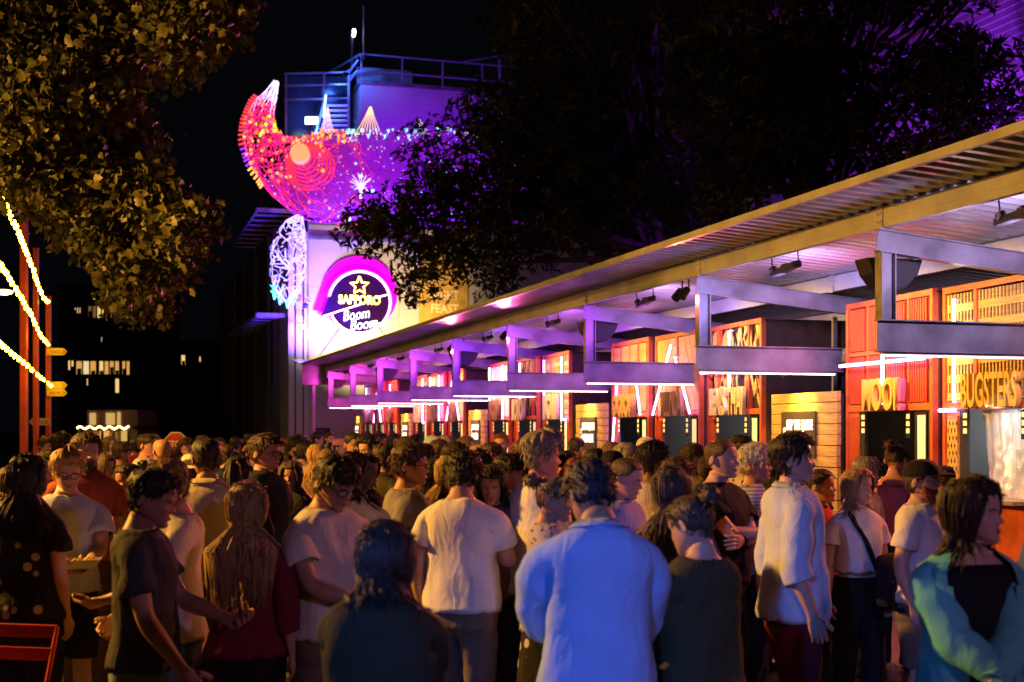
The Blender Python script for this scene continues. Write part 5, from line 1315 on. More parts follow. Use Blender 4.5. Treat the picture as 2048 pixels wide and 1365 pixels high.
def cloth(name, c, pattern=None, rough=.85):
    key = 'cloth_'+name
    if key in MATS: return MATS[key]
    m = mat(key, c, rough, 0, .07, 5, .12, 160, spec=.2)
    nt = m.node_tree; b0 = nt.nodes['Principled BSDF']; fine_ = b0.inputs['Normal'].links[0].from_node; tcw = nt.nodes.new('ShaderNodeTexCoord')
    mp = nt.nodes.new('ShaderNodeMapping'); mp.inputs['Scale'].default_value = (1.25,1.25,.6); mp.inputs['Rotation'].default_value = (.25,.35,0); nt.links.new(tcw.outputs['Object'], mp.inputs[0])
    nw = nt.nodes.new('ShaderNodeTexNoise'); nw.inputs['Scale'].default_value = 7; nw.inputs['Detail'].default_value = 2.5; nw.inputs['Distortion'].default_value = 1.3; nt.links.new(mp.outputs[0], nw.inputs['Vector'])
    bw = nt.nodes.new('ShaderNodeBump'); bw.inputs['Strength'].default_value = .30; bw.inputs['Distance'].default_value = .05; nt.links.new(nw.outputs['Fac'], bw.inputs['Height']); nt.links.new(bw.outputs[0], fine_.inputs['Normal'])
    if pattern:
        nt = m.node_tree; b = nt.nodes['Principled BSDF']; cr = b.inputs['Base Color'].links[0].from_socket; tc = nt.nodes.new('ShaderNodeTexCoord')
        kind, c2, sc = pattern
        if kind in ('stripe', 'vstripe'):
            t = nt.nodes.new('ShaderNodeTexWave'); t.bands_direction = 'Z' if kind == 'stripe' else 'X'; t.inputs['Scale'].default_value = sc; t.inputs['Distortion'].default_value = .6; t.inputs['Detail'].default_value = 1; out = t.outputs['Fac']
        elif kind == 'blot':
            t = nt.nodes.new('ShaderNodeTexVoronoi'); t.inputs['Scale'].default_value = sc; t.feature = 'F1'; out = t.outputs['Distance']
        nt.links.new(tc.outputs['Object'], t.inputs['Vector'])
        rp = nt.nodes.new('ShaderNodeValToRGB'); rp.color_ramp.elements[0].position = .42 if kind != 'blot' else .22; rp.color_ramp.elements[1].position = .5 if kind != 'blot' else .27
        nt.links.new(out, rp.inputs[0]); mx = nt.nodes.new('ShaderNodeMix'); mx.data_type = 'RGBA'
        nt.links.new(rp.outputs[0], mx.inputs['Factor']); mx.inputs['A'].default_value = (*c2, 1); nt.links.new(cr, mx.inputs['B']); nt.links.new(mx.outputs['Result'], b.inputs['Base Color'])
    return m
def shoe_mesh():
    q = MB(); n = 12; rows = []
    for (y, hw, h, z0) in ((.065,.012,.05,.012),(.058,.030,.075,.003),(.02,.038,.085,0),(-.03,.040,.078,0),(-.08,.044,.058,0),(-.13,.046,.046,0),(-.165,.036,.038,.003),(-.185,.014,.028,.010)):
        rows.append([(hw*cos(2*pi*k/n), y, z0 + h*.5 + h*.5*max(-1, min(1, 1.25*sin(2*pi*k/n)))) for k in range(n)])
    q.add([p for r in rows for p in r], [(i*n+j, (i+1)*n+j, (i+1)*n+(j+1)%n, i*n+(j+1)%n) for i in range(7) for j in range(n)] + [tuple(range(n)), tuple(7*n+j for j in range(n-1,-1,-1))])
    return q
SHOE = shoe_mesh()
LIPC = [mat('lip_rose', (.38,.13,.11), .4, 0, .05, 20, 0)]
def person(x, yt, Y, face, label, sex='m', g=1.0, skin='light', hair=('short','brown'), top=('tee','white'), bottom=('trousers','black'), arms=('hang','hang'), head=(0,0), lean=0, step=.04, extra=(), near=None, H=None, wide=1.0, shoe='dark', long=0):
    near = (Y < 10) if near is None else near
    zt = HC - (yt-HY)*Y/F
    drop = .03 if hair[0] not in ('bald','buzz','crop') else .005
    pit = head[1]; bow = .10*(1-cos(radians(pit*1.4))) + (.04 if pit > 15 else 0)
    hh = H or (zt - drop + bow + .55*(1-cos(radians(lean*1.2))))
    sc = hh/1.75
    fig = Fig(sex, g, arms, head, lean, step, wide=wide); seed = (x*13.7 + yt) % 97
    d = 2 if near else 1
    V, Fc, wt = fig.build(.80, 2, 0.0, 0.0, 2.0, legs=(0, 0.0, .05), head=True, dense=1, hand=True)
    V = fig.pose(V, wt, sc)
    # ears belong to the same mesh
    for sg in (-1, 1):
        rows = []
        for (dd, k) in ((-.010,.5),(.004,1.0),(.012,.95),(.010,.55)):
            a = np.linspace(0, 2*pi, 12, endpoint=False); rows.append(np.stack([np.full(12, sg*(.0735*wide+dd)), .012 + .35*dd*2 + k*.0145*np.cos(a) - k*.006*np.sin(a), HZ0+HH*.475 + k*.028*np.sin(a) - .004*np.cos(a)], -1))
        E = fig.pose(np.concatenate(rows), None, sc); o = len(V); V = np.concatenate([V, E])
        ff = grid_faces(4, 12, True, o) + [tuple(o+36+j for j in range(12))]
        Fc += ff if sg > 0 else [f[::-1] for f in ff]
    Xw = (x-CX)/F*Y
    root = vmesh('person', V, Fc, SKIN[skin], None); root.location = (Xw, Y, 0); root.rotation_euler = (0, 0, radians(face)); tag(root, label, 'person', 'people in the night market crowd')
    # ---- lower garment
    kind, cn = bottom; cm = CL[cn]
    if kind in ('trousers', 'shorts', 'jeans'):
        ze = .045 if kind != 'shorts' else .50; fit = .012 if kind == 'jeans' else .020
        V, Fc, wt = fig.build(.80, 1.06, .010, 0, 0, legs=(0, (lambda z: fit + (.012*smooth(.3,.05,z) if kind == 'trousers' else 0) + (.016*smooth(.75,.5,z) if kind == 'shorts' else 0)), ze), dense=d)
        V = folds(V, Fc, .010 if near else .006, 7, 9, seed); vmesh('trousers' if kind != 'shorts' else 'shorts', fig.pose(V, wt, sc), Fc, cm, root)
    elif kind == 'skirt':
        rows = []; n = 36
        for z in np.linspace(1.05, .55, 14):
            a = np.linspace(0, 2*pi, n, endpoint=False); r = np.interp(z, [.55,.8,.9,1.05], [.235,.215,.20,.155]) + .010*np.sin(a*9+seed)*smooth(.95,.6,z); rows.append(np.stack([r*np.sin(a), -r*.78*np.cos(a), np.full(n, z)], -1))
        vmesh('skirt', fig.pose(np.concatenate(rows[::-1]), np.zeros(14*n), sc), grid_faces(14, n), cm, root)
    # ---- upper garment
    kind, cn = top; cm = CL[cn]
    spec = {'tee':(.90,.62,.016,.024,.55), 'crop':(1.08,.55,.012,.022,.6), 'polo':(.93,.66,.014,.022,.45), 'shirt':(.86,1.98,.020,.020,.75), 'rolled':(.84,1.30,.020,.024,.75), 'tank':(.93,0,.010,.01,.3), 'blouse':(.92,1.5,.018,.024,.6), 'jacket':(.80,1.96,.030,.026,.7), 'hoodie':(.88,1.96,.034,.030,.8)}[kind]
    hem, t1, ot, oa, dr = spec
    of = lambda z: ot + ((.022 if kind in ('rolled','shirt','hoodie') else .012)*smooth(1.2, .95, z) if kind not in ('tank',) else 0) - (.008*smooth(1.46,1.5,z))
    oaf = (lambda t: oa*.55 + oa*.6*smooth(.1,.5,t) + (.008*smooth(t1-.3,t1,t) if t1 < 1.5 else 0))
    if kind == 'jacket':
        V, Fc, wt = fig.build(.93, 1.43, .012, 0, 0, dense=d, drape=.3, sleeves=False); vmesh('vest_top', fig.pose(folds(V,Fc,.004,7,6,seed), wt, sc), Fc, CL['black'], root)
        opn = lambda j, z: abs(j-24) <= 3 + 5*float(smooth(1.05, 1.48, z))
        V, Fc, wt = fig.build(hem, 1.503, of, oaf, t1, dense=d, drape=dr, open_front=opn)
    elif kind == 'tank':
        V, Fc, wt = fig.build(hem, 1.40, of, 0, 0, dense=d, drape=dr, sleeves=False)
    else:
        V, Fc, wt = fig.build(hem, 1.503, of, oaf, t1, dense=d, drape=dr)
    V = folds(V, Fc, {'tee':.013,'crop':.010,'tank':.005,'polo':.012,'rolled':.013}.get(kind, .016)*(1.35 if near else .8), 6.5, 5.0, seed, {'rolled':.013,'shirt':.014,'blouse':.020,'tee':.014,'polo':.012,'hoodie':.012,'crop':.012}.get(kind, 0), near)
    gn = {'tee':'t_shirt','crop':'cropped_t_shirt','polo':'polo_shirt','shirt':'shirt','rolled':'shirt','tank':'tank_top','blouse':'blouse','jacket':'jacket','hoodie':'hoodie'}[kind]
    ga = vmesh(gn, fig.pose(V, wt, sc), Fc, cm, root)
    if kind in ('polo','shirt','rolled'):            # collar
        rows = []
        for (z, k_) in ((1.490,1.14),(1.518,1.06),(1.530,1.13),(1.504,1.34)):
            T_ = TOR[sex]; xx, yy = supel(PHI, np.interp(min(z,1.515),T_[:,0],T_[:,1])*k_, np.interp(min(z,1.515),T_[:,0],T_[:,2])*k_+.004, np.interp(min(z,1.515),T_[:,0],T_[:,3])*k_, 2.2); rows.append(np.stack([xx, yy+.010, z + (1-np.cos(PHI))/2*.020 - .012], -1))
        ff = [f for f in grid_faces(4, NC) if (f[0] % NC) not in (23,24)]
        vmesh('collar', fig.pose(np.concatenate(rows), np.full(4*NC,.15), sc), ff, cm, ga)
    if kind in ('tank',):                            # shoulder straps
        q = MB()
        for sg in (-1,1): q.tube([Vector((sg*.085, -.118, 1.37)), Vector((sg*.095,-.085,1.45)), Vector((sg*.092,.01,1.492)), Vector((sg*.085,.105,1.44)), Vector((sg*.08,.118,1.37))], .014, 5)
        vmesh('strap', fig.pose(np.array([tuple(v) for v in q.v]), np.zeros(len(q.v)), sc), q.f, cm, ga)
    # ---- shoes
    for sg in (1,-1):
        A = np.array(SHOE.v)*np.array([1.02,1.05,1.05]) + np.array([.10*sg, .012 - step*sg, 0]); vmesh('shoe', A*sc, SHOE.f, CL['shoe_white' if shoe == 'white' else 'shoe_dark'], root)
    # ---- head details
    hs, hc = hair
    def hpart(name, q, m, par=None, sm=True): return vmesh(name, fig.pose(np.array([tuple(v) for v in q.v]), None, sc), q.f, m, par or root, smooth_=sm)
    if hs != 'bald':
        q = hair_mesh(fig, hs, seed, long, any(e_[0] in ('cap','beret','bucket') for e_ in extra), near); h_o = hpart('hair', q, HAIR[hc])
    for sg in (-1, 1):
        zc = HZ0+HH*.485; q = MB(); yb = -.0875
        q.ball((sg*.0315, yb+.006, zc), .0125, 10, 6, (1.15,.55,.52)); eo = hpart('eye', q, M_eyew)
        q = MB(); q.ball((sg*.0305, yb+.0015, zc), .0058, 8, 6, (1,.5,.95)); hpart('iris', q, M_iris, eo)
        q = MB(); q.tube([(sg*.014,-.1045,HZ0+HH*.555),(sg*.030,-.1005,HZ0+HH*.572),(sg*.048,-.088,HZ0+HH*.556)], [.0032,.0038,.0018], 5); hpart('eyebrow', q, HAIR[hc if hc not in ('white','blonde') else 'light'])
    q = MB()
    for (zz, dd, hw, th) in ((.236,.0012,.023,.0030),(.193,.0012,.020,.0042)):
        q.tube([(xx, -.1065+.0055*(xx/.02)**2-dd, HZ0+HH*zz - (.0025*(1-abs(xx)/hw) if zz > .21 and abs(xx) < .004 else 0) + (.002 if abs(xx) > .015 else 0)) for xx in np.linspace(-hw, hw, 9)], [th*(.25+.75*sqrt(max(0,1-(k/4-1)**2))) for k in range(9)], 6)
    hpart('lips', q, LIPC[0])
    for ex in extra:
        if ex[0] == 'beard':
            n_, r_ = 33, 12; aa = np.radians(np.linspace(-88,88,n_)); rows = []
            for i in range(r_):
                t = i/(r_-1); zt_ = np.interp(np.abs(aa), np.radians([0,18,35,60,88]), [.30,.305,.27,.33,.46]); zh = -.05 + (zt_+.05)*t
                p0 = head_surf(aa, zh); mouth = np.exp(-(p0[:,0]/.020)**2)*np.exp(-((zh-.214)/.028)**2)
                e_ = smooth(0,.2,np.full(n_,t))*smooth(1.0,.82,np.full(n_,t))*smooth(88,78,np.degrees(np.abs(aa)))
                off = -.003 + e_*(ex[2]*(.6+.7*smooth(.2,0,zh)) + .004)*(1-1.25*mouth) + .004*np.array([noise.noise(Vector((a*14, z*22, seed))) for a, z in zip(aa, zh)])*e_ + .003*e_
                p = head_surf(aa, zh, off); p[:,2] -= ex[2]*.9*smooth(.12,-.05,zh)*np.cos(aa); p[:,1] -= .006*np.exp(-(p0[:,0]/.03)**2)*smooth(.34,.2,zh); rows.append(p)
            q = MB(); q.add(np.concatenate(rows), grid_faces(r_, n_, False)); rr = random.Random(int(seed))
            for k in range(90):
                a = radians(rr.uniform(-75,75)); zh = rr.uniform(-.04,.15); p = Vector(head_surf(a, zh, ex[2]*.9)); tuft(q, [p, p+Vector((0,-.006,-.010)), p+Vector((rr.uniform(-.004,.004),-.006,-.022))], .0045, 1, 3)
            hpart('beard', q, HAIR[ex[1]])
        elif ex[0] == 'glasses':
            q = MB(); zc = HZ0+HH*.49
            for sg in (-1,1):
                q.tube([(sg*.033+.024*np.sign(cos(a))*abs(cos(a))**.7, -.109+.010*abs(cos(a))*(1 if cos(a)*sg > 0 else 0), zc+.018*np.sign(sin(a))*abs(sin(a))**.7) for a in np.linspace(0,2*pi,21)], .0026, 5, cap=False)
                q.tube([(sg*.056,-.098,zc+.006),(sg*.080,-.03,zc+.006),(sg*.082,.012,zc)], .0022, 5)
            q.tube([(-.010,-.110,zc+.004),(.010,-.110,zc+.004)], .0024, 5); hpart('glasses', q, M_black)
        elif ex[0] in ('cap','beret','bucket'):
            n_, r_ = 48, 10; aa = np.linspace(-pi, pi, n_, endpoint=False); rows = []; zlo = .66
            for i in range(r_):
                t = i/(r_-1); zh = zlo + (1-zlo)*(1-(1-t)**1.6); rows.append(head_surf(aa, np.full(n_, zh), .020 + (.018 if ex[0] != 'cap' else .010)*smooth(.2,.7,np.full(n_,t)), 1.04))
            q = MB(); q.add(np.concatenate(rows), grid_faces(r_, n_) + [tuple((r_-1)*n_+j for j in range(n_))]); co = hpart(('baseball_cap' if ex[0] == 'cap' else 'hat'), q, CL[ex[1]])
            q = MB()
            if ex[0] == 'cap':
                rows = []; b_ = np.radians(np.linspace(-62,62,17))
                for (d_, dz) in ((.015,0),(.045,.004),(.075,.0),(.092,-.004)):
                    p = head_surf(b_, np.full(17,zlo+.02), .018, 1.04); fo = np.cos(b_*1.4)**.6 if False else np.sqrt(np.maximum(0,1-(b_/radians(66))**2)); p[:,1] -= d_*fo; p[:,2] += dz - .012*(b_/1.08)**2; rows.append(p)
                A = np.concatenate(rows); B = A - np.array([0,0,.005]); m_ = len(A); q.add(np.concatenate([A,B]), grid_faces(4,17,False) + [f[::-1] for f in grid_faces(4,17,False,m_)] + [(3*17+j, 3*17+j+1, m_+3*17+j+1, m_+3*17+j) for j in range(16)]); hpart('brim', q, CL[ex[1]], co)
            elif ex[0] == 'bucket':
                rows = [head_surf(aa, np.full(n_, zlo+.02), .022, 1.04)]; p = rows[0].copy(); c0 = p.mean(0); p2 = c0 + (p-c0)*1.38; p2[:,2] -= .035; q.add(np.concatenate([p2, p]), grid_faces(2, n_)); hpart('brim', q, CL[ex[1]], co)
        elif ex[0] == 'watch':
            S, E_, Wp, th, cu = fig.arm_chain(ex[1]); dl = (Wp-E_)/np.linalg.norm(Wp-E_); c = Wp - dl*.02; e1 = np.cross(dl, [0.3,0.2,1]); e1 /= np.linalg.norm(e1); e2 = np.cross(dl, e1)
            q = MB(); q.tube([Vector(c+(e1*cos(a)+e2*sin(a))*.033-dl*.0) for a in np.linspace(0,2*pi,17)], .010, 5, cap=False)
            A = np.array([tuple(v) for v in q.v]);  A[:,0] *= ex[1]; vmesh('wrist_watch', fig.pose(A, np.zeros(len(A)), sc), q.f, M_black, root)
        elif ex[0] == 'sunglasses_up':
            q = MB(); q.tube([(-.07,-.02,HZ0+HH*.86),(-.05,-.06,HZ0+HH*.93),(0,-.075,HZ0+HH*.955),(.05,-.06,HZ0+HH*.93),(.07,-.02,HZ0+HH*.86)], [.006,.014,.009,.014,.006], 6); hpart('sunglasses', q, M_black)
    def hand_at(side):                               # world position of the palm
        S, E_, Wp, th, cu = fig.arm_chain(side); dl = (Wp-E_)/np.linalg.norm(Wp-E_); c = (Wp + dl*.10)*np.array([side,1,1]); c = fig.pose(c[None], np.zeros(1), sc)[0]
        a = radians(face); return Vector((Xw + c[0]*cos(a)-c[1]*sin(a), Y + c[0]*sin(a)+c[1]*cos(a), c[2]))
    def strap(side, off=.020, lo=.86, hi=1.485, n=40):   # loop across the body from one shoulder to the other hip, in world space
        pts = []
        for k in range(n+1):
            a = 2*pi*k/n; z = (hi+lo)/2 + (hi-lo)/2*cos(a); ph = side*(radians(100) - 0) if False else None
            prof = fig.torso(min(z,1.44), off + .012, .6)
            # front half and back half
            xs = side*(.085 if z > 1.42 else .085 - (1.42-z)/(1.42-lo)*.27); ring = prof[(PHI < pi/2) & (PHI > -pi/2)] if a < pi else prof[(PHI >= pi/2) | (PHI <= -pi/2)]
            o = np.argsort(ring[:,0]); yy = np.interp(xs, ring[o,0], ring[o,1]) if z < 1.44 else (np.interp(xs, ring[o,0], ring[o,1])*max(0,(1.50-z)/.06))
            pts.append((xs, yy, z))
        A = fig.pose(np.array(pts), np.zeros(n+1), sc); a = radians(face)
        return [Vector((Xw + c[0]*cos(a)-c[1]*sin(a), Y + c[0]*sin(a)+c[1]*cos(a), c[2])) for c in A]
    def loc(p):
        c = fig.pose(np.array([p], float), np.zeros(1), sc)[0]; a = radians(face); return Vector((Xw + c[0]*cos(a)-c[1]*sin(a), Y + c[0]*sin(a)+c[1]*cos(a), c[2]))
    return dict(root=root, hand=hand_at, strap=strap, loc=loc, face=radians(face), sc=sc)
CL = {k: cloth(k, *v) for k, v in {
 'white':((.72,.70,.68),), 'offwhite':((.62,.58,.52),), 'cream':((.58,.50,.38),), 'lightgrey':((.42,.41,.41),), 'grey':((.24,.23,.25),), 'charcoal':((.05,.05,.055),), 'black':((.014,.013,.015),), 'navy':((.02,.025,.06),), 'denim':((.08,.11,.18),), 'lightdenim':((.26,.32,.42),),
 'sky':((.55,.62,.75),), 'bluelit':((.34,.48,.82),), 'blue':((.08,.14,.42),), 'mint':((.13,.52,.48),), 'olive':((.055,.05,.022),), 'darkolive':((.032,.028,.014),), 'khaki':((.16,.13,.09),), 'maroon':((.18,.02,.035),), 'red':((.50,.04,.05),), 'rust':((.42,.09,.04),), 'pink':((.62,.22,.28),), 'lilac':((.42,.34,.50),), 'mauve':((.16,.08,.12),), 'brown':((.12,.07,.04),), 'yellow':((.60,.48,.25),), 'teal':((.06,.22,.24),),
 'printblack':((.015,.014,.02),('blot',(.50,.48,.55),11)), 'bwprint':((.45,.40,.35),('blot',(.03,.025,.03),34)), 'floral':((.60,.52,.40),('blot',(.12,.08,.05),20)), 'bstripe':((.16,.22,.50),('stripe',(.45,.45,.60),14)), 'wstripe':((.62,.60,.60),('stripe',(.12,.12,.14),16)), 'vstripe':((.55,.48,.52),('vstripe',(.28,.22,.28),22)),
 'palecap':((.45,.62,.70),), 'pinkcap':((.70,.28,.42),), 'redcap':((.45,.06,.05),), 'whitecap':((.72,.66,.5),), 'tweed':((.25,.18,.15),('blot',(.5,.38,.3),40)), 'shoe_white':((.7,.7,.7),), 'shoe_dark':((.03,.028,.026),)}.items()}
pp = person
# ---- nearest rows
blue = pp(1195, 945, 4.5, 186, 'man in loose pale shirt washed in blue light, back turned, foremost in the crowd', hair=('short','black'), top=('rolled','bluelit'), bottom=('trousers','charcoal'), arms=('phonel','fold'), head=(8,36), g=1.0, skin='tan', H=1.70)  # white shirt; blue light is put into its cloth colour
mint = pp(1938, 988, 4.4, 2, 'woman in open mint jacket over a black top, nearest the frame corner', sex='f', hair=('bob','dark'), top=('jacket','mint'), bottom=('trousers','black'), arms=('clasp','clasp'), head=(46,-2), skin='fair', H=1.62)
pp(2195, 880, 4.7, 165, 'man in navy shirt cut off by the frame beside the mint jacket', hair=('short','black'), top=('shirt','blue'), bottom=('trousers','navy'), head=(0,10), g=1.05)
oliv = pp(1398, 1020, 4.7, -140, 'short woman in olive jacket with a dark bun, beside the blue lit shirt', sex='f', hair=('bun','brown'), top=('hoodie','olive'), bottom=('trousers','darkolive'), arms=('clasp','clasp'), head=(0,18), H=1.56)
pp(765, 1100, 3.75, 175, 'short figure in dark olive hood, closest to the camera', sex='f', hair=('bob','dark'), top=('hoodie','darkolive'), bottom=('trousers','black'), arms=('clasp','clasp'), head=(0,22), g=1.12, H=1.53)
leash = pp(287, 933, 5.3, 96, 'man in charcoal tee and pale denim shorts holding a red lead', hair=('short','black'), top=('tee','charcoal'), bottom=('shorts','lightdenim'), arms=('phonel','walkf'), head=(0,14), skin='tan')
pp(350, 916, 6.0, -70, 'man in pale grey shirt and jeans behind the charcoal tee', hair=('short','light'), top=('tee','offwhite'), bottom=('jeans','denim'), arms=('phonel','fold'), head=(0,14), skin='ruddy', g=1.05)
pp(52, 903, 6.6, 170, 'person with long dark hair in black shirt with white print, by the red chair', sex='f', hair=('long','black'), top=('tee','printblack'), bottom=('trousers','black'), arms=('fold','hang'), head=(10,5), g=1.15)
pp(492, 958, 5.7, 178, 'woman with long blonde hair in maroon top, back turned', sex='f', hair=('long','blonde'), top=('blouse','maroon'), bottom=('trousers','black'), arms=('fold','hang'), head=(5,6), long=1.18)
pp(655, 925, 5.9, 48, 'man in white tee and dark glasses looking down at his hands', hair=('fringe','dark'), top=('tee','white'), bottom=('shorts','khaki'), arms=('phonel','phonel'), head=(5,24), extra=(('glasses',),), skin='light', g=1.05)
# ---- second rows, left half
tray = pp(133, 900, 7.6, 14, 'man in pale tee and glasses carrying two food trays', hair=('quiff','blonde'), top=('tee','sky'), bottom=('shorts','black'), arms=('tray','tray'), head=(12,8), extra=(('glasses',),), skin='fair')
pp(170, 864, 8.7, 26, 'tall bearded man in rust red shirt behind the man with trays', hair=('short','brown'), top=('polo','rust'), bottom=('trousers','brown'), head=(10,0), extra=(('beard','brown',.014),), skin='fair')
phw = pp(95, 910, 9.6, 24, 'woman with long black hair in black top reading her phone by the poles', sex='f', hair=('long','black'), top=('blouse','black'), bottom=('jeans','black'), arms=('phonel','phonel'), head=(8,24), skin='fair')
pp(416, 880, 7.4, 172, 'man in pale yellow polo shirt with his back turned, dark trousers', hair=('crop','dark'), top=('polo','cream'), bottom=('trousers','charcoal'), head=(28,4), arms=('hang','fold'), skin='tan', g=1.03)
pp(476, 906, 8.0, 160, 'dark haired woman in black top behind the blonde in maroon', sex='f', hair=('pony','black'), top=('tee','black'), bottom=('trousers','black'), head=(20,6))
pp(528, 866, 8.9, 58, 'tall man in glasses and dark shirt, taller than his neighbours', hair=('short','brown'), top=('shirt','charcoal'), bottom=('trousers','black'), head=(14,0), extra=(('glasses',),), skin='ruddy')
pp(583, 920, 10.4, 4, 'woman facing the camera with brown hair and an olive top', sex='f', hair=('bob','brown'), top=('tee','olive'), bottom=('jeans','navy'), head=(-8,4), skin='tan')
pp(700, 900, 7.1, 176, 'woman with dark wavy hair in white shirt carrying a shoulder bag', sex='f', hair=('bob','black'), top=('blouse','offwhite'), bottom=('trousers','khaki'), arms=('fold','hang'), head=(-16,14), g=1.15)
pp(816, 884, 7.5, 98, 'stout man in mid grey tee and black glasses facing the stalls', hair=('short','brown'), top=('tee','grey'), bottom=('shorts','charcoal'), head=(-4,2), extra=(('glasses',),), g=1.2, skin='ruddy')
pp(265, 922, 9.0, -30, 'woman with dark hair pinned back in a tan top, behind the charcoal tee', sex='f', hair=('bun','dark'), top=('blouse','yellow'), bottom=('jeans','navy'), head=(-20,10), skin='tan')
pp(326, 878, 11.2, 195, 'bald man seen from behind in the gold light', hair=('bald','grey'), top=('tee','yellow'), bottom=('trousers','khaki'), head=(15,4), skin='tan', g=1.08)
pp(384, 908, 10.2, 190, 'person in a white sun hat behind the pale polo shirt', sex='f', hair=('bob','brown'), top=('tee','cream'), bottom=('jeans','denim'), extra=(('bucket','whitecap'),), head=(0,5))
pp(862, 916, 9.2, 50, 'woman with straight black hair in dark top beside the blonde', sex='f', hair=('long','black'), top=('tee','navy'), bottom=('jeans','black'), head=(0,8), skin='tan')
pp(894, 920, 8.5, 20, 'smiling blonde woman looking down, beside the white tee', sex='f', hair=('long','blonde'), top=('blouse','black'), bottom=('jeans','navy'), head=(6,16), skin='fair', arms=('phonel','hang'))
wt = pp(924, 912, 6.8, 158, 'man in plain white tee and khaki trousers with his back turned, head bowed', hair=('messy','black'), top=('tee','white'), bottom=('trousers','khaki'), arms=('hang','phone'), head=(14,22), g=1.10, skin='light', H=1.675)
pp(986, 938, 7.5, 4, 'woman with long dark hair facing the camera beside the white tee', sex='f', hair=('long','dark'), top=('tee','mauve'), bottom=('jeans','black'), head=(-10,16), skin='light')
pp(1010, 906, 8.5, 78, 'young man with thick black hair in profile, dark shirt', hair=('fringe','black'), top=('tee','charcoal'), bottom=('jeans','black'), head=(0,8), skin='tan')
pp(1080, 866, 7.4, 122, 'tall man with greying quiff in white shirt, back half turned', hair=('quiff','grey'), top=('shirt','white'), bottom=('trousers','charcoal'), head=(-18,0), skin='ruddy', g=1.05)
wp = pp(1100, 946, 6.4, 84, 'woman with brown low bun in black and white print top', sex='f', hair=('bun','light'), top=('blouse','bwprint'), bottom=('skirt','printblack'), arms=('phone','fold'), head=(0,8), skin='tan')
pp(1160, 918, 9.0, 172, 'woman with curly red hair seen from behind', sex='f', hair=('curly','red'), top=('tee','black'), bottom=('jeans','navy'), head=(10,4))
pp(1240, 930, 7.2, 58, 'man with close cropped hair in lilac tee looking down, behind the blue shirt', hair=('buzz','brown'), top=('tee','lilac'), bottom=('trousers','charcoal'), head=(5,16), skin='ruddy')
pp(1302, 884, 8.9, 118, 'dark haired man in striped shirt behind the cropped hair', hair=('messy','black'), top=('tee','vstripe'), bottom=('jeans','navy'), head=(0,2), skin='brown')
bagw = pp(1345, 928, 6.2, 170, 'woman with long brown hair in mauve top carrying a dark shoulder strap', sex='f', hair=('long','brown'), top=('blouse','mauve'), bottom=('trousers','maroon'), head=(14,4), arms=('fold','hang'))
# ---- second rows, right half
pp(1440, 880, 7.7, 46, 'man in black tee with folded arms and a wrist watch', hair=('buzz','brown'), top=('tee','black'), bottom=('jeans','charcoal'), arms=('crossa','crossb'), head=(14,-2), skin='fair', g=1.08, extra=(('watch',1),))
pp(1508, 888, 8.6, 84, 'woman with short white hair and glasses in blue striped top', sex='f', hair=('messy','white'), top=('tee','bstripe'), bottom=('trousers','navy'), head=(-6,0), skin='ruddy', extra=(('glasses',),), g=1.15)
pp(1586, 866, 6.6, 94, 'tall man in pale blue shirt with rolled sleeves gazing at the stalls', hair=('short','dark'), top=('rolled','sky'), bottom=('trousers','maroon'), arms=('hang','hang'), head=(-6,-6), skin='fair')
pp(1640, 933, 8.1, 66, 'woman with dark ponytail in red top, hand at her chin', sex='f', hair=('pony','dark'), top=('tee','red'), bottom=('jeans','navy'), arms=('chin','crossa'), head=(0,-4), skin='fair')
bob = pp(1714, 933, 7.7, 16, 'smiling woman with blonde bob in white cropped tee and black trousers', sex='f', hair=('bob','blonde'), top=('crop','white'), bottom=('jeans','black'), arms=('hang','hang'), head=(20,-4), skin='fair')
cap = pp(1843, 918, 7.4, 58, 'bearded man in black cap, glasses and white tee with a black sling bag', hair=('short','brown'), top=('tee','white'), bottom=('shorts','khaki'), arms=('crossa','hang'), head=(0,-3), extra=(('cap','black'),('beard','ginger',.026),('glasses',)), skin='fair', g=1.08)
pp(1790, 884, 9.8, 168, 'woman in pink tank top with sunglasses on her dark hair, at the red stall', sex='f', hair=('bun','brown'), top=('tank','pink'), bottom=('trousers','charcoal'), head=(-28,10), skin='ruddy', extra=(('sunglasses_up',),), lean=6)
pp(1729, 912, 9.4, 96, 'grey haired man in profile behind the blonde bob', hair=('short','grey'), top=('shirt','lightgrey'), bottom=('trousers','navy'), head=(0,2), skin='fair')
pp(1947, 944, 8.8, 64, 'blonde woman with tied hair in profile before the foil window', sex='f', hair=('pony','light'), top=('tee','black'), bottom=('jeans','black'), head=(0,0), skin='fair')
pp(1352, 912, 8.2, 100, 'man with flat brown hair and dark tee, between the striped shirt and black tee', hair=('fringe','brown'), top=('tee','brown'), bottom=('trousers','black'), head=(0,2), skin='ruddy')
pp(1380, 884, 10.8, 122, 'balding man with glasses near the chevron stall', hair=('receding','brown'), top=('shirt','khaki'), bottom=('trousers','charcoal'), head=(-8,8), skin='light', extra=(('glasses',),))
pp(1478, 874, 10.8, 104, 'brown haired man in cream leaf print shirt behind the black tee', hair=('messy','brown'), top=('tee','floral'), bottom=('shorts','khaki'), head=(0,0), skin='light')
pp(1556, 884, 9.6, 150, 'dark haired woman half hidden behind the tall pale blue shirt', sex='f', hair=('long','dark'), top=('tee','teal'), bottom=('jeans','black'))
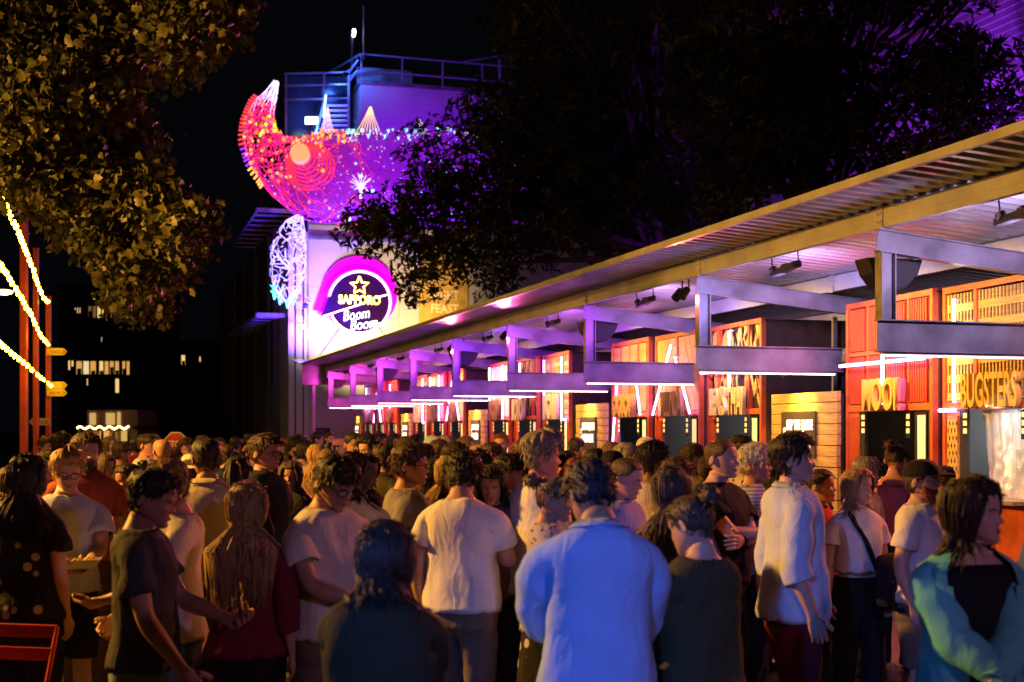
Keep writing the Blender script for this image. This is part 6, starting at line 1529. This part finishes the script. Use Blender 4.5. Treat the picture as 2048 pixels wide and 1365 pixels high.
# ---- further back
FAR = [
 (88, 872, 17, 60, 'man in white tee beyond the red poles', 'm', 'short', 'brown', 'white', (), 'light'), (121, 867, 16, 175, 'dark head seen from behind beside the arrow sign pole', 'm', 'curly', 'dark', 'charcoal', (), 'tan'),
 (22, 930, 9.5, 80, 'brown haired woman at the frame edge beyond the print shirt', 'f', 'bob', 'brown', 'khaki', (), 'light'), (292, 870, 13.8, 92, 'man in white shirt in profile beside the bald man', 'm', 'crop', 'dark', 'offwhite', (), 'ruddy'),
 (240, 884, 14.5, 150, 'man in dark jacket before the kiosk', 'm', 'short', 'dark', 'brown', (), 'tan'), (372, 876, 15.5, 20, 'man with brown hair beside the stop sign', 'm', 'messy', 'brown', 'rust', (), 'ruddy'),
 (452, 888, 12.5, 200, 'brown haired man before the dark street', 'm', 'short', 'brown', 'navy', (), 'tan'), (437, 874, 18, 30, 'man in glasses far before the dark street', 'm', 'receding', 'brown', 'charcoal', (('glasses',),), 'ruddy'),
 (496, 868, 19, 84, 'man with red lit profile far before the dark street', 'm', 'crop', 'black', 'black', (), 'ruddy'), (508, 884, 14.5, 165, 'man with black hair left of the tall glasses man', 'm', 'short', 'black', 'grey', (), 'tan'),
 (556, 876, 20, 100, 'person in red cap far before the building corner', 'm', 'short', 'brown', 'rust', (('cap','redcap'),), 'ruddy'), (562, 902, 12.6, 88, 'woman with black bun in profile', 'f', 'bun', 'black', 'navy', (), 'fair'),
 (585, 875, 17, 92, 'curly haired man with short beard in profile', 'm', 'curly', 'dark', 'cream', (('beard','dark',.010),), 'fair'), (608, 884, 15, 110, 'dark haired bearded man in pale tee facing the stalls', 'm', 'messy', 'black', 'offwhite', (('beard','black',.010),), 'tan'),
 (632, 887, 13.6, 178, 'woman with long strawberry blonde hair seen from behind', 'f', 'long', 'blonde', 'pink', (), 'fair'), (633, 863, 22, 88, 'man in glasses in front of the notice board', 'm', 'short', 'dark', 'grey', (('glasses',),), 'ruddy'),
 (679, 877, 18, 84, 'woman in pink cap before the concrete wall', 'f', 'pony', 'dark', 'pink', (('cap','pinkcap'),), 'fair'), (705, 867, 13, 34, 'man with short dark hair facing the camera below the end of the roof', 'm', 'crop', 'dark', 'rust', (), 'tan'),
 (742, 869, 12, -40, 'man with thick black hair looking down below the far stalls', 'm', 'messy', 'black', 'charcoal', (), 'light'), (770, 886, 10.6, 128, 'brown haired man in olive tee behind the grey tee', 'm', 'short', 'brown', 'olive', (), 'tan'),
 (787, 866, 19, 20, 'dark haired woman by the far red stall', 'f', 'long', 'dark', 'maroon', (), 'tan'), (810, 872, 18, 170, 'woman with light brown hair by the far plank wall', 'f', 'bob', 'light', 'pink', (), 'fair'),
 (846, 888, 11.5, 150, 'man with black hair beyond the glasses', 'm', 'short', 'black', 'maroon', (), 'tan'), (862, 871, 15.5, 100, 'person in pale blue cap by the far plaid stall', 'm', 'short', 'brown', 'lightgrey', (('cap','palecap'),), 'fair'),
 (889, 870, 15, 60, 'person in tweed cap by the far cream stall', 'm', 'short', 'grey', 'cream', (('cap','tweed'),), 'fair'), (908, 883, 10.8, 108, 'dark haired man in profile before the third plank wall', 'm', 'short', 'dark', 'navy', (), 'ruddy'),
 (954, 886, 13, 90, 'blonde woman before the third plank wall', 'f', 'pony', 'blonde', 'pink', (), 'fair'), (1003, 868, 14.5, -8, 'man with ginger beard facing the camera before the cream stall', 'm', 'crop', 'ginger', 'pink', (('beard','ginger',.020),), 'ruddy'),
 (1040, 880, 13, 150, 'stooping man in orange lit tee by the cutout stall', 'm', 'short', 'light', 'yellow', (), 'tan'), (1130, 897, 11.4, 120, 'woman with dark ponytail beside the tall white shirt', 'f', 'pony', 'dark', 'lilac', (), 'tan'),
 (1188, 896, 10.6, 130, 'dark haired person in pink tee before the second plank wall', 'm', 'short', 'dark', 'pink', (), 'ruddy'), (1222, 882, 13.2, 176, 'woman with long pinkish brown hair by the slatted stall', 'f', 'long', 'light', 'maroon', (), 'fair'),
 (1246, 884, 12.4, 100, 'grey haired woman by the slatted stall', 'f', 'bob', 'grey', 'pink', (), 'fair'), (1224, 900, 10.2, 160, 'man in dark cap before the slatted stall', 'm', 'short', 'black', 'yellow', (('cap','black'),), 'tan'),
 (1420, 905, 9.8, 170, 'woman with brown hair behind the folded arms', 'f', 'long', 'brown', 'mauve', (), 'light'), (960, 900, 10.0, 170, 'black haired man behind the bowed white tee', 'm', 'messy', 'black', 'black', (), 'tan'),
 (1035, 905, 10.2, 150, 'dark haired woman behind the tall white shirt', 'f', 'bob', 'dark', 'maroon', (), 'light'), (1270, 905, 11, 175, 'man with dark brown hair behind the striped shirt', 'm', 'short', 'brown', 'charcoal', (), 'tan'),
 (1606, 912, 11.5, 140, 'man in grey tee by the nearest plank wall', 'm', 'short', 'grey', 'lightgrey', (), 'fair'), (1885, 930, 10.8, 150, 'brown haired man by the slotted gold stall', 'm', 'short', 'brown', 'maroon', (), 'ruddy'),
 (205, 906, 11.8, 60, 'woman with brown hair in dark top beside the rust shirt', 'f', 'bob', 'brown', 'black', (), 'tan'), (345, 892, 12.8, 150, 'woman in olive top behind the pale grey shirt', 'f', 'pony', 'brown', 'olive', (), 'tan'),
 (540, 896, 11, 120, 'woman in maroon top behind the tall glasses man', 'f', 'long', 'dark', 'maroon', (), 'tan'), (655, 896, 11.6, 150, 'woman with light hair behind the white shirt and bag', 'f', 'long', 'light', 'brown', (), 'light'),
 (728, 905, 9.3, 60, 'dark haired woman in black between the white shirt and grey tee', 'f', 'bob', 'black', 'black', (), 'tan'), (400, 890, 13.5, 30, 'woman facing the camera far behind the polo shirt', 'f', 'long', 'brown', 'rust', (), 'ruddy'),
 (160, 878, 19, 120, 'man in pale shirt far behind the rust shirt', 'm', 'short', 'brown', 'cream', (), 'tan'), (218, 872, 21, 40, 'woman in light top far in front of the parked car', 'f', 'bob', 'light', 'offwhite', (), 'light'),
 (270, 880, 17.5, 200, 'man in red tee far left of the bald man', 'm', 'crop', 'dark', 'red', (), 'tan'), (310, 868, 22, 20, 'man in white tee far behind the bald man', 'm', 'short', 'light', 'white', (), 'fair'),
 (402, 870, 21, 60, 'woman in yellow top far beyond the white sun hat', 'f', 'long', 'brown', 'yellow', (), 'tan'), (470, 874, 20, 150, 'man in navy tee far before the dark street wall', 'm', 'short', 'dark', 'navy', (), 'tan'),
 (530, 876, 22, 30, 'woman in pink top far behind the tall glasses man', 'f', 'pony', 'dark', 'pink', (), 'light'), (600, 868, 23, 170, 'man in grey tee beneath the building corner lamp', 'm', 'short', 'brown', 'grey', (), 'tan'),
 (658, 866, 24, 40, 'man in white tee beside the notice board', 'm', 'crop', 'brown', 'white', (), 'fair'), (722, 872, 20, 150, 'woman with pale hair by the last plank wall', 'f', 'bob', 'blonde', 'cream', (), 'fair'),
 (760, 866, 23, 60, 'man in dark tee by the far violet cross stall', 'm', 'short', 'dark', 'charcoal', (), 'tan'), (832, 868, 20, 120, 'woman in red top by the fourth plank wall', 'f', 'long', 'dark', 'red', (), 'tan'),
 (876, 880, 12.8, 150, 'man in denim shirt between the two far caps', 'm', 'messy', 'brown', 'denim', (), 'light'), (930, 872, 16, 100, 'man in cream tee by the third plank wall sign', 'm', 'short', 'light', 'cream', (), 'fair'),
 (980, 884, 12, 140, 'man with brown hair beside the ginger beard', 'm', 'short', 'brown', 'olive', (), 'tan'), (1065, 872, 15.5, 90, 'woman in white top by the plaid stall', 'f', 'pony', 'brown', 'white', (), 'fair'),
 (1150, 876, 14.5, 150, 'man in orange lit pale tee by the second plank wall', 'm', 'crop', 'dark', 'yellow', (), 'tan'), (1290, 874, 13.5, 120, 'man in white cap by the yellow slat stall', 'm', 'short', 'brown', 'lightgrey', (('cap','whitecap'),), 'fair'),
]
ri = random.Random(5)
for (x, yt, Y, fc, lb, sx, hs, hc, tc, ex, sk) in FAR:
    pp(x, yt, Y, fc, lb, sex=sx, hair=(hs, hc), top=(ri.choice(['tee','tee','polo','shirt']) if sx == 'm' else ri.choice(['tee','blouse']), tc), bottom=(ri.choice(['trousers','jeans']), ri.choice(['black','navy','denim','khaki'])), extra=ex, skin=sk,
       arms=(ri.choice(['hang','phonel','pocket','fold']), ri.choice(['hang','hang','pocket','clasp'])), head=(ri.uniform(-14,14), ri.uniform(-2,12)), g=ri.uniform(.96,1.12))
# vendor inside the red stall
# ---- held things
def phone(loc, rz, label, lit=True, tilt=-.9):
    t = thing('phone', loc, rz, label, 'phone'); t.rotation_euler = (tilt, 0, rz)
    MB().box(-.037,.037,-.004,.004,-.075,.075).build('case', M_black, t, bevel=.006)
    MB().box(-.034,.034,.0045,.0055,-.071,.071).build('screen', emit('phone_screen', (.8,.9,1.0), 1.6) if lit else M_black, t)
h = wt['hand'](-1); phone(h + Vector((0,0,.035)), wt['face'], 'lit phone held up by the man in the plain white tee')
h = (phw['hand'](1)+phw['hand'](-1))/2; phone(h + Vector((0,0,.03)), phw['face'], 'phone held by the woman with black hair near the poles')
h = wp['hand'](1); phone(h + Vector((0,0,.035)), wp['face'], 'phone held by the woman in black and white print')
for sd, lb in ((1,'white paper food tray in the hand nearer the rust shirt'), (-1,'white paper food tray in the hand nearer the poles')):
    h = tray['hand'](sd); t = thing('food_tray', h + Vector((0,0,.03)), tray['face'], lb, 'food tray', 'food trays carried by the man in glasses')
    q = MB(); a = [(.10,.065,0),(-.10,.065,0),(-.10,-.065,0),(.10,-.065,0)]; b = [(.13,.09,.05),(-.13,.09,.05),(-.13,-.09,.05),(.13,-.09,.05)]
    q.add(a+b, [(0,1,2,3)] + [(i,(i+1)%4,4+(i+1)%4,4+i) for i in range(4)]); q.build('tray', M_white, t)
    q = MB()
    for k in range(14): c = Vector((random.uniform(-.09,.09), random.uniform(-.06,.06), .03)); q.bar(c, c+Vector((random.uniform(-.05,.05), random.uniform(-.04,.04), random.uniform(.0,.04))), .012, .012)
    tag(q.build('chips', mat('golden_chip', (.6,.36,.1), .6), t), kind='stuff')
h = leash['hand'](-1); e = P(440, 1390, 4.6); q = MB(); q.tube([h.lerp(e, s) - Vector((0,0,.10*sin(pi*s))) for s in np.linspace(0,1,14)], .011, 6)
tag(q.build('dog_lead', M_red, smooth=True), 'red lead slanting down from the hand of the man in charcoal tee', 'lead')
# bags
def bag(pr, side, label, name, cat, m, size, at):
    pts = pr['strap'](side); o = thing(name, pts[0], 0, label, cat); o0 = pts[0]
    q = MB(); n = len(pts)
    for i in range(n-1): 
        a, b = pts[i]-o0, pts[i+1]-o0
        if (b-a).length > 1e-4: q.bar(a - (b-a)*.08, b + (b-a)*.08, .022, .022)
    q.build('strap', m, o)
    c = pr['loc'](at) - o0; sx_, sy_, sz_ = size; q = MB(); q.box(-sx_,sx_,-sy_,sy_,-sz_,sz_); b = q.build('pouch', m, o, bevel=.03); b.location = c; b.rotation_euler = (0,0,pr['face'])
    q = MB(); q.box(-sx_*.8,sx_*.8,-sy_-.004,-sy_+.002,-.008,.008); z = q.build('zip', M_steel, b)
bag(cap, 1, 'black sling bag across the back of the bearded man in the cap', 'sling_bag', 'bag', CL['black'], (.11,.05,.15), (-.02,.20,1.02))
bag(bob, -1, 'thin black crossbody bag worn by the smiling woman with blonde bob', 'crossbody_bag', 'bag', CL['black'], (.09,.03,.07), (.23,-.03,.90))
bag(bagw, 1, 'navy shoulder bag of the woman with long brown hair', 'shoulder_bag', 'bag', CL['navy'], (.13,.05,.12), (-.23,.04,.92))
# red folding chair in the corner
c = P(-14, HY, 5.9); ch = thing('folding_chair', (c.x, c.y, 0), radians(168), 'red metal folding chair at the bottom corner of the frame', 'chair')
for sg in (-.2, .2):
    MB().tube([(sg,.24,0),(sg,-.05,.45),(sg,-.2,.88)], .012, 8).build('leg', M_red, ch); MB().tube([(sg*.9,-.24,0),(sg*.9,.20,.46)], .012, 8).build('leg', M_red, ch)
for z in (.86,.76): MB().box(-.2,.2,-.21+(.86-z)*.35,-.19+(.86-z)*.35,z-.03,z+.03).build('back_slat', M_red, ch, bevel=.004)
for k in range(5): MB().box(-.2,.2,-.17+k*.08,-.11+k*.08,.455,.475).build('seat_slat', M_red, ch, bevel=.004)
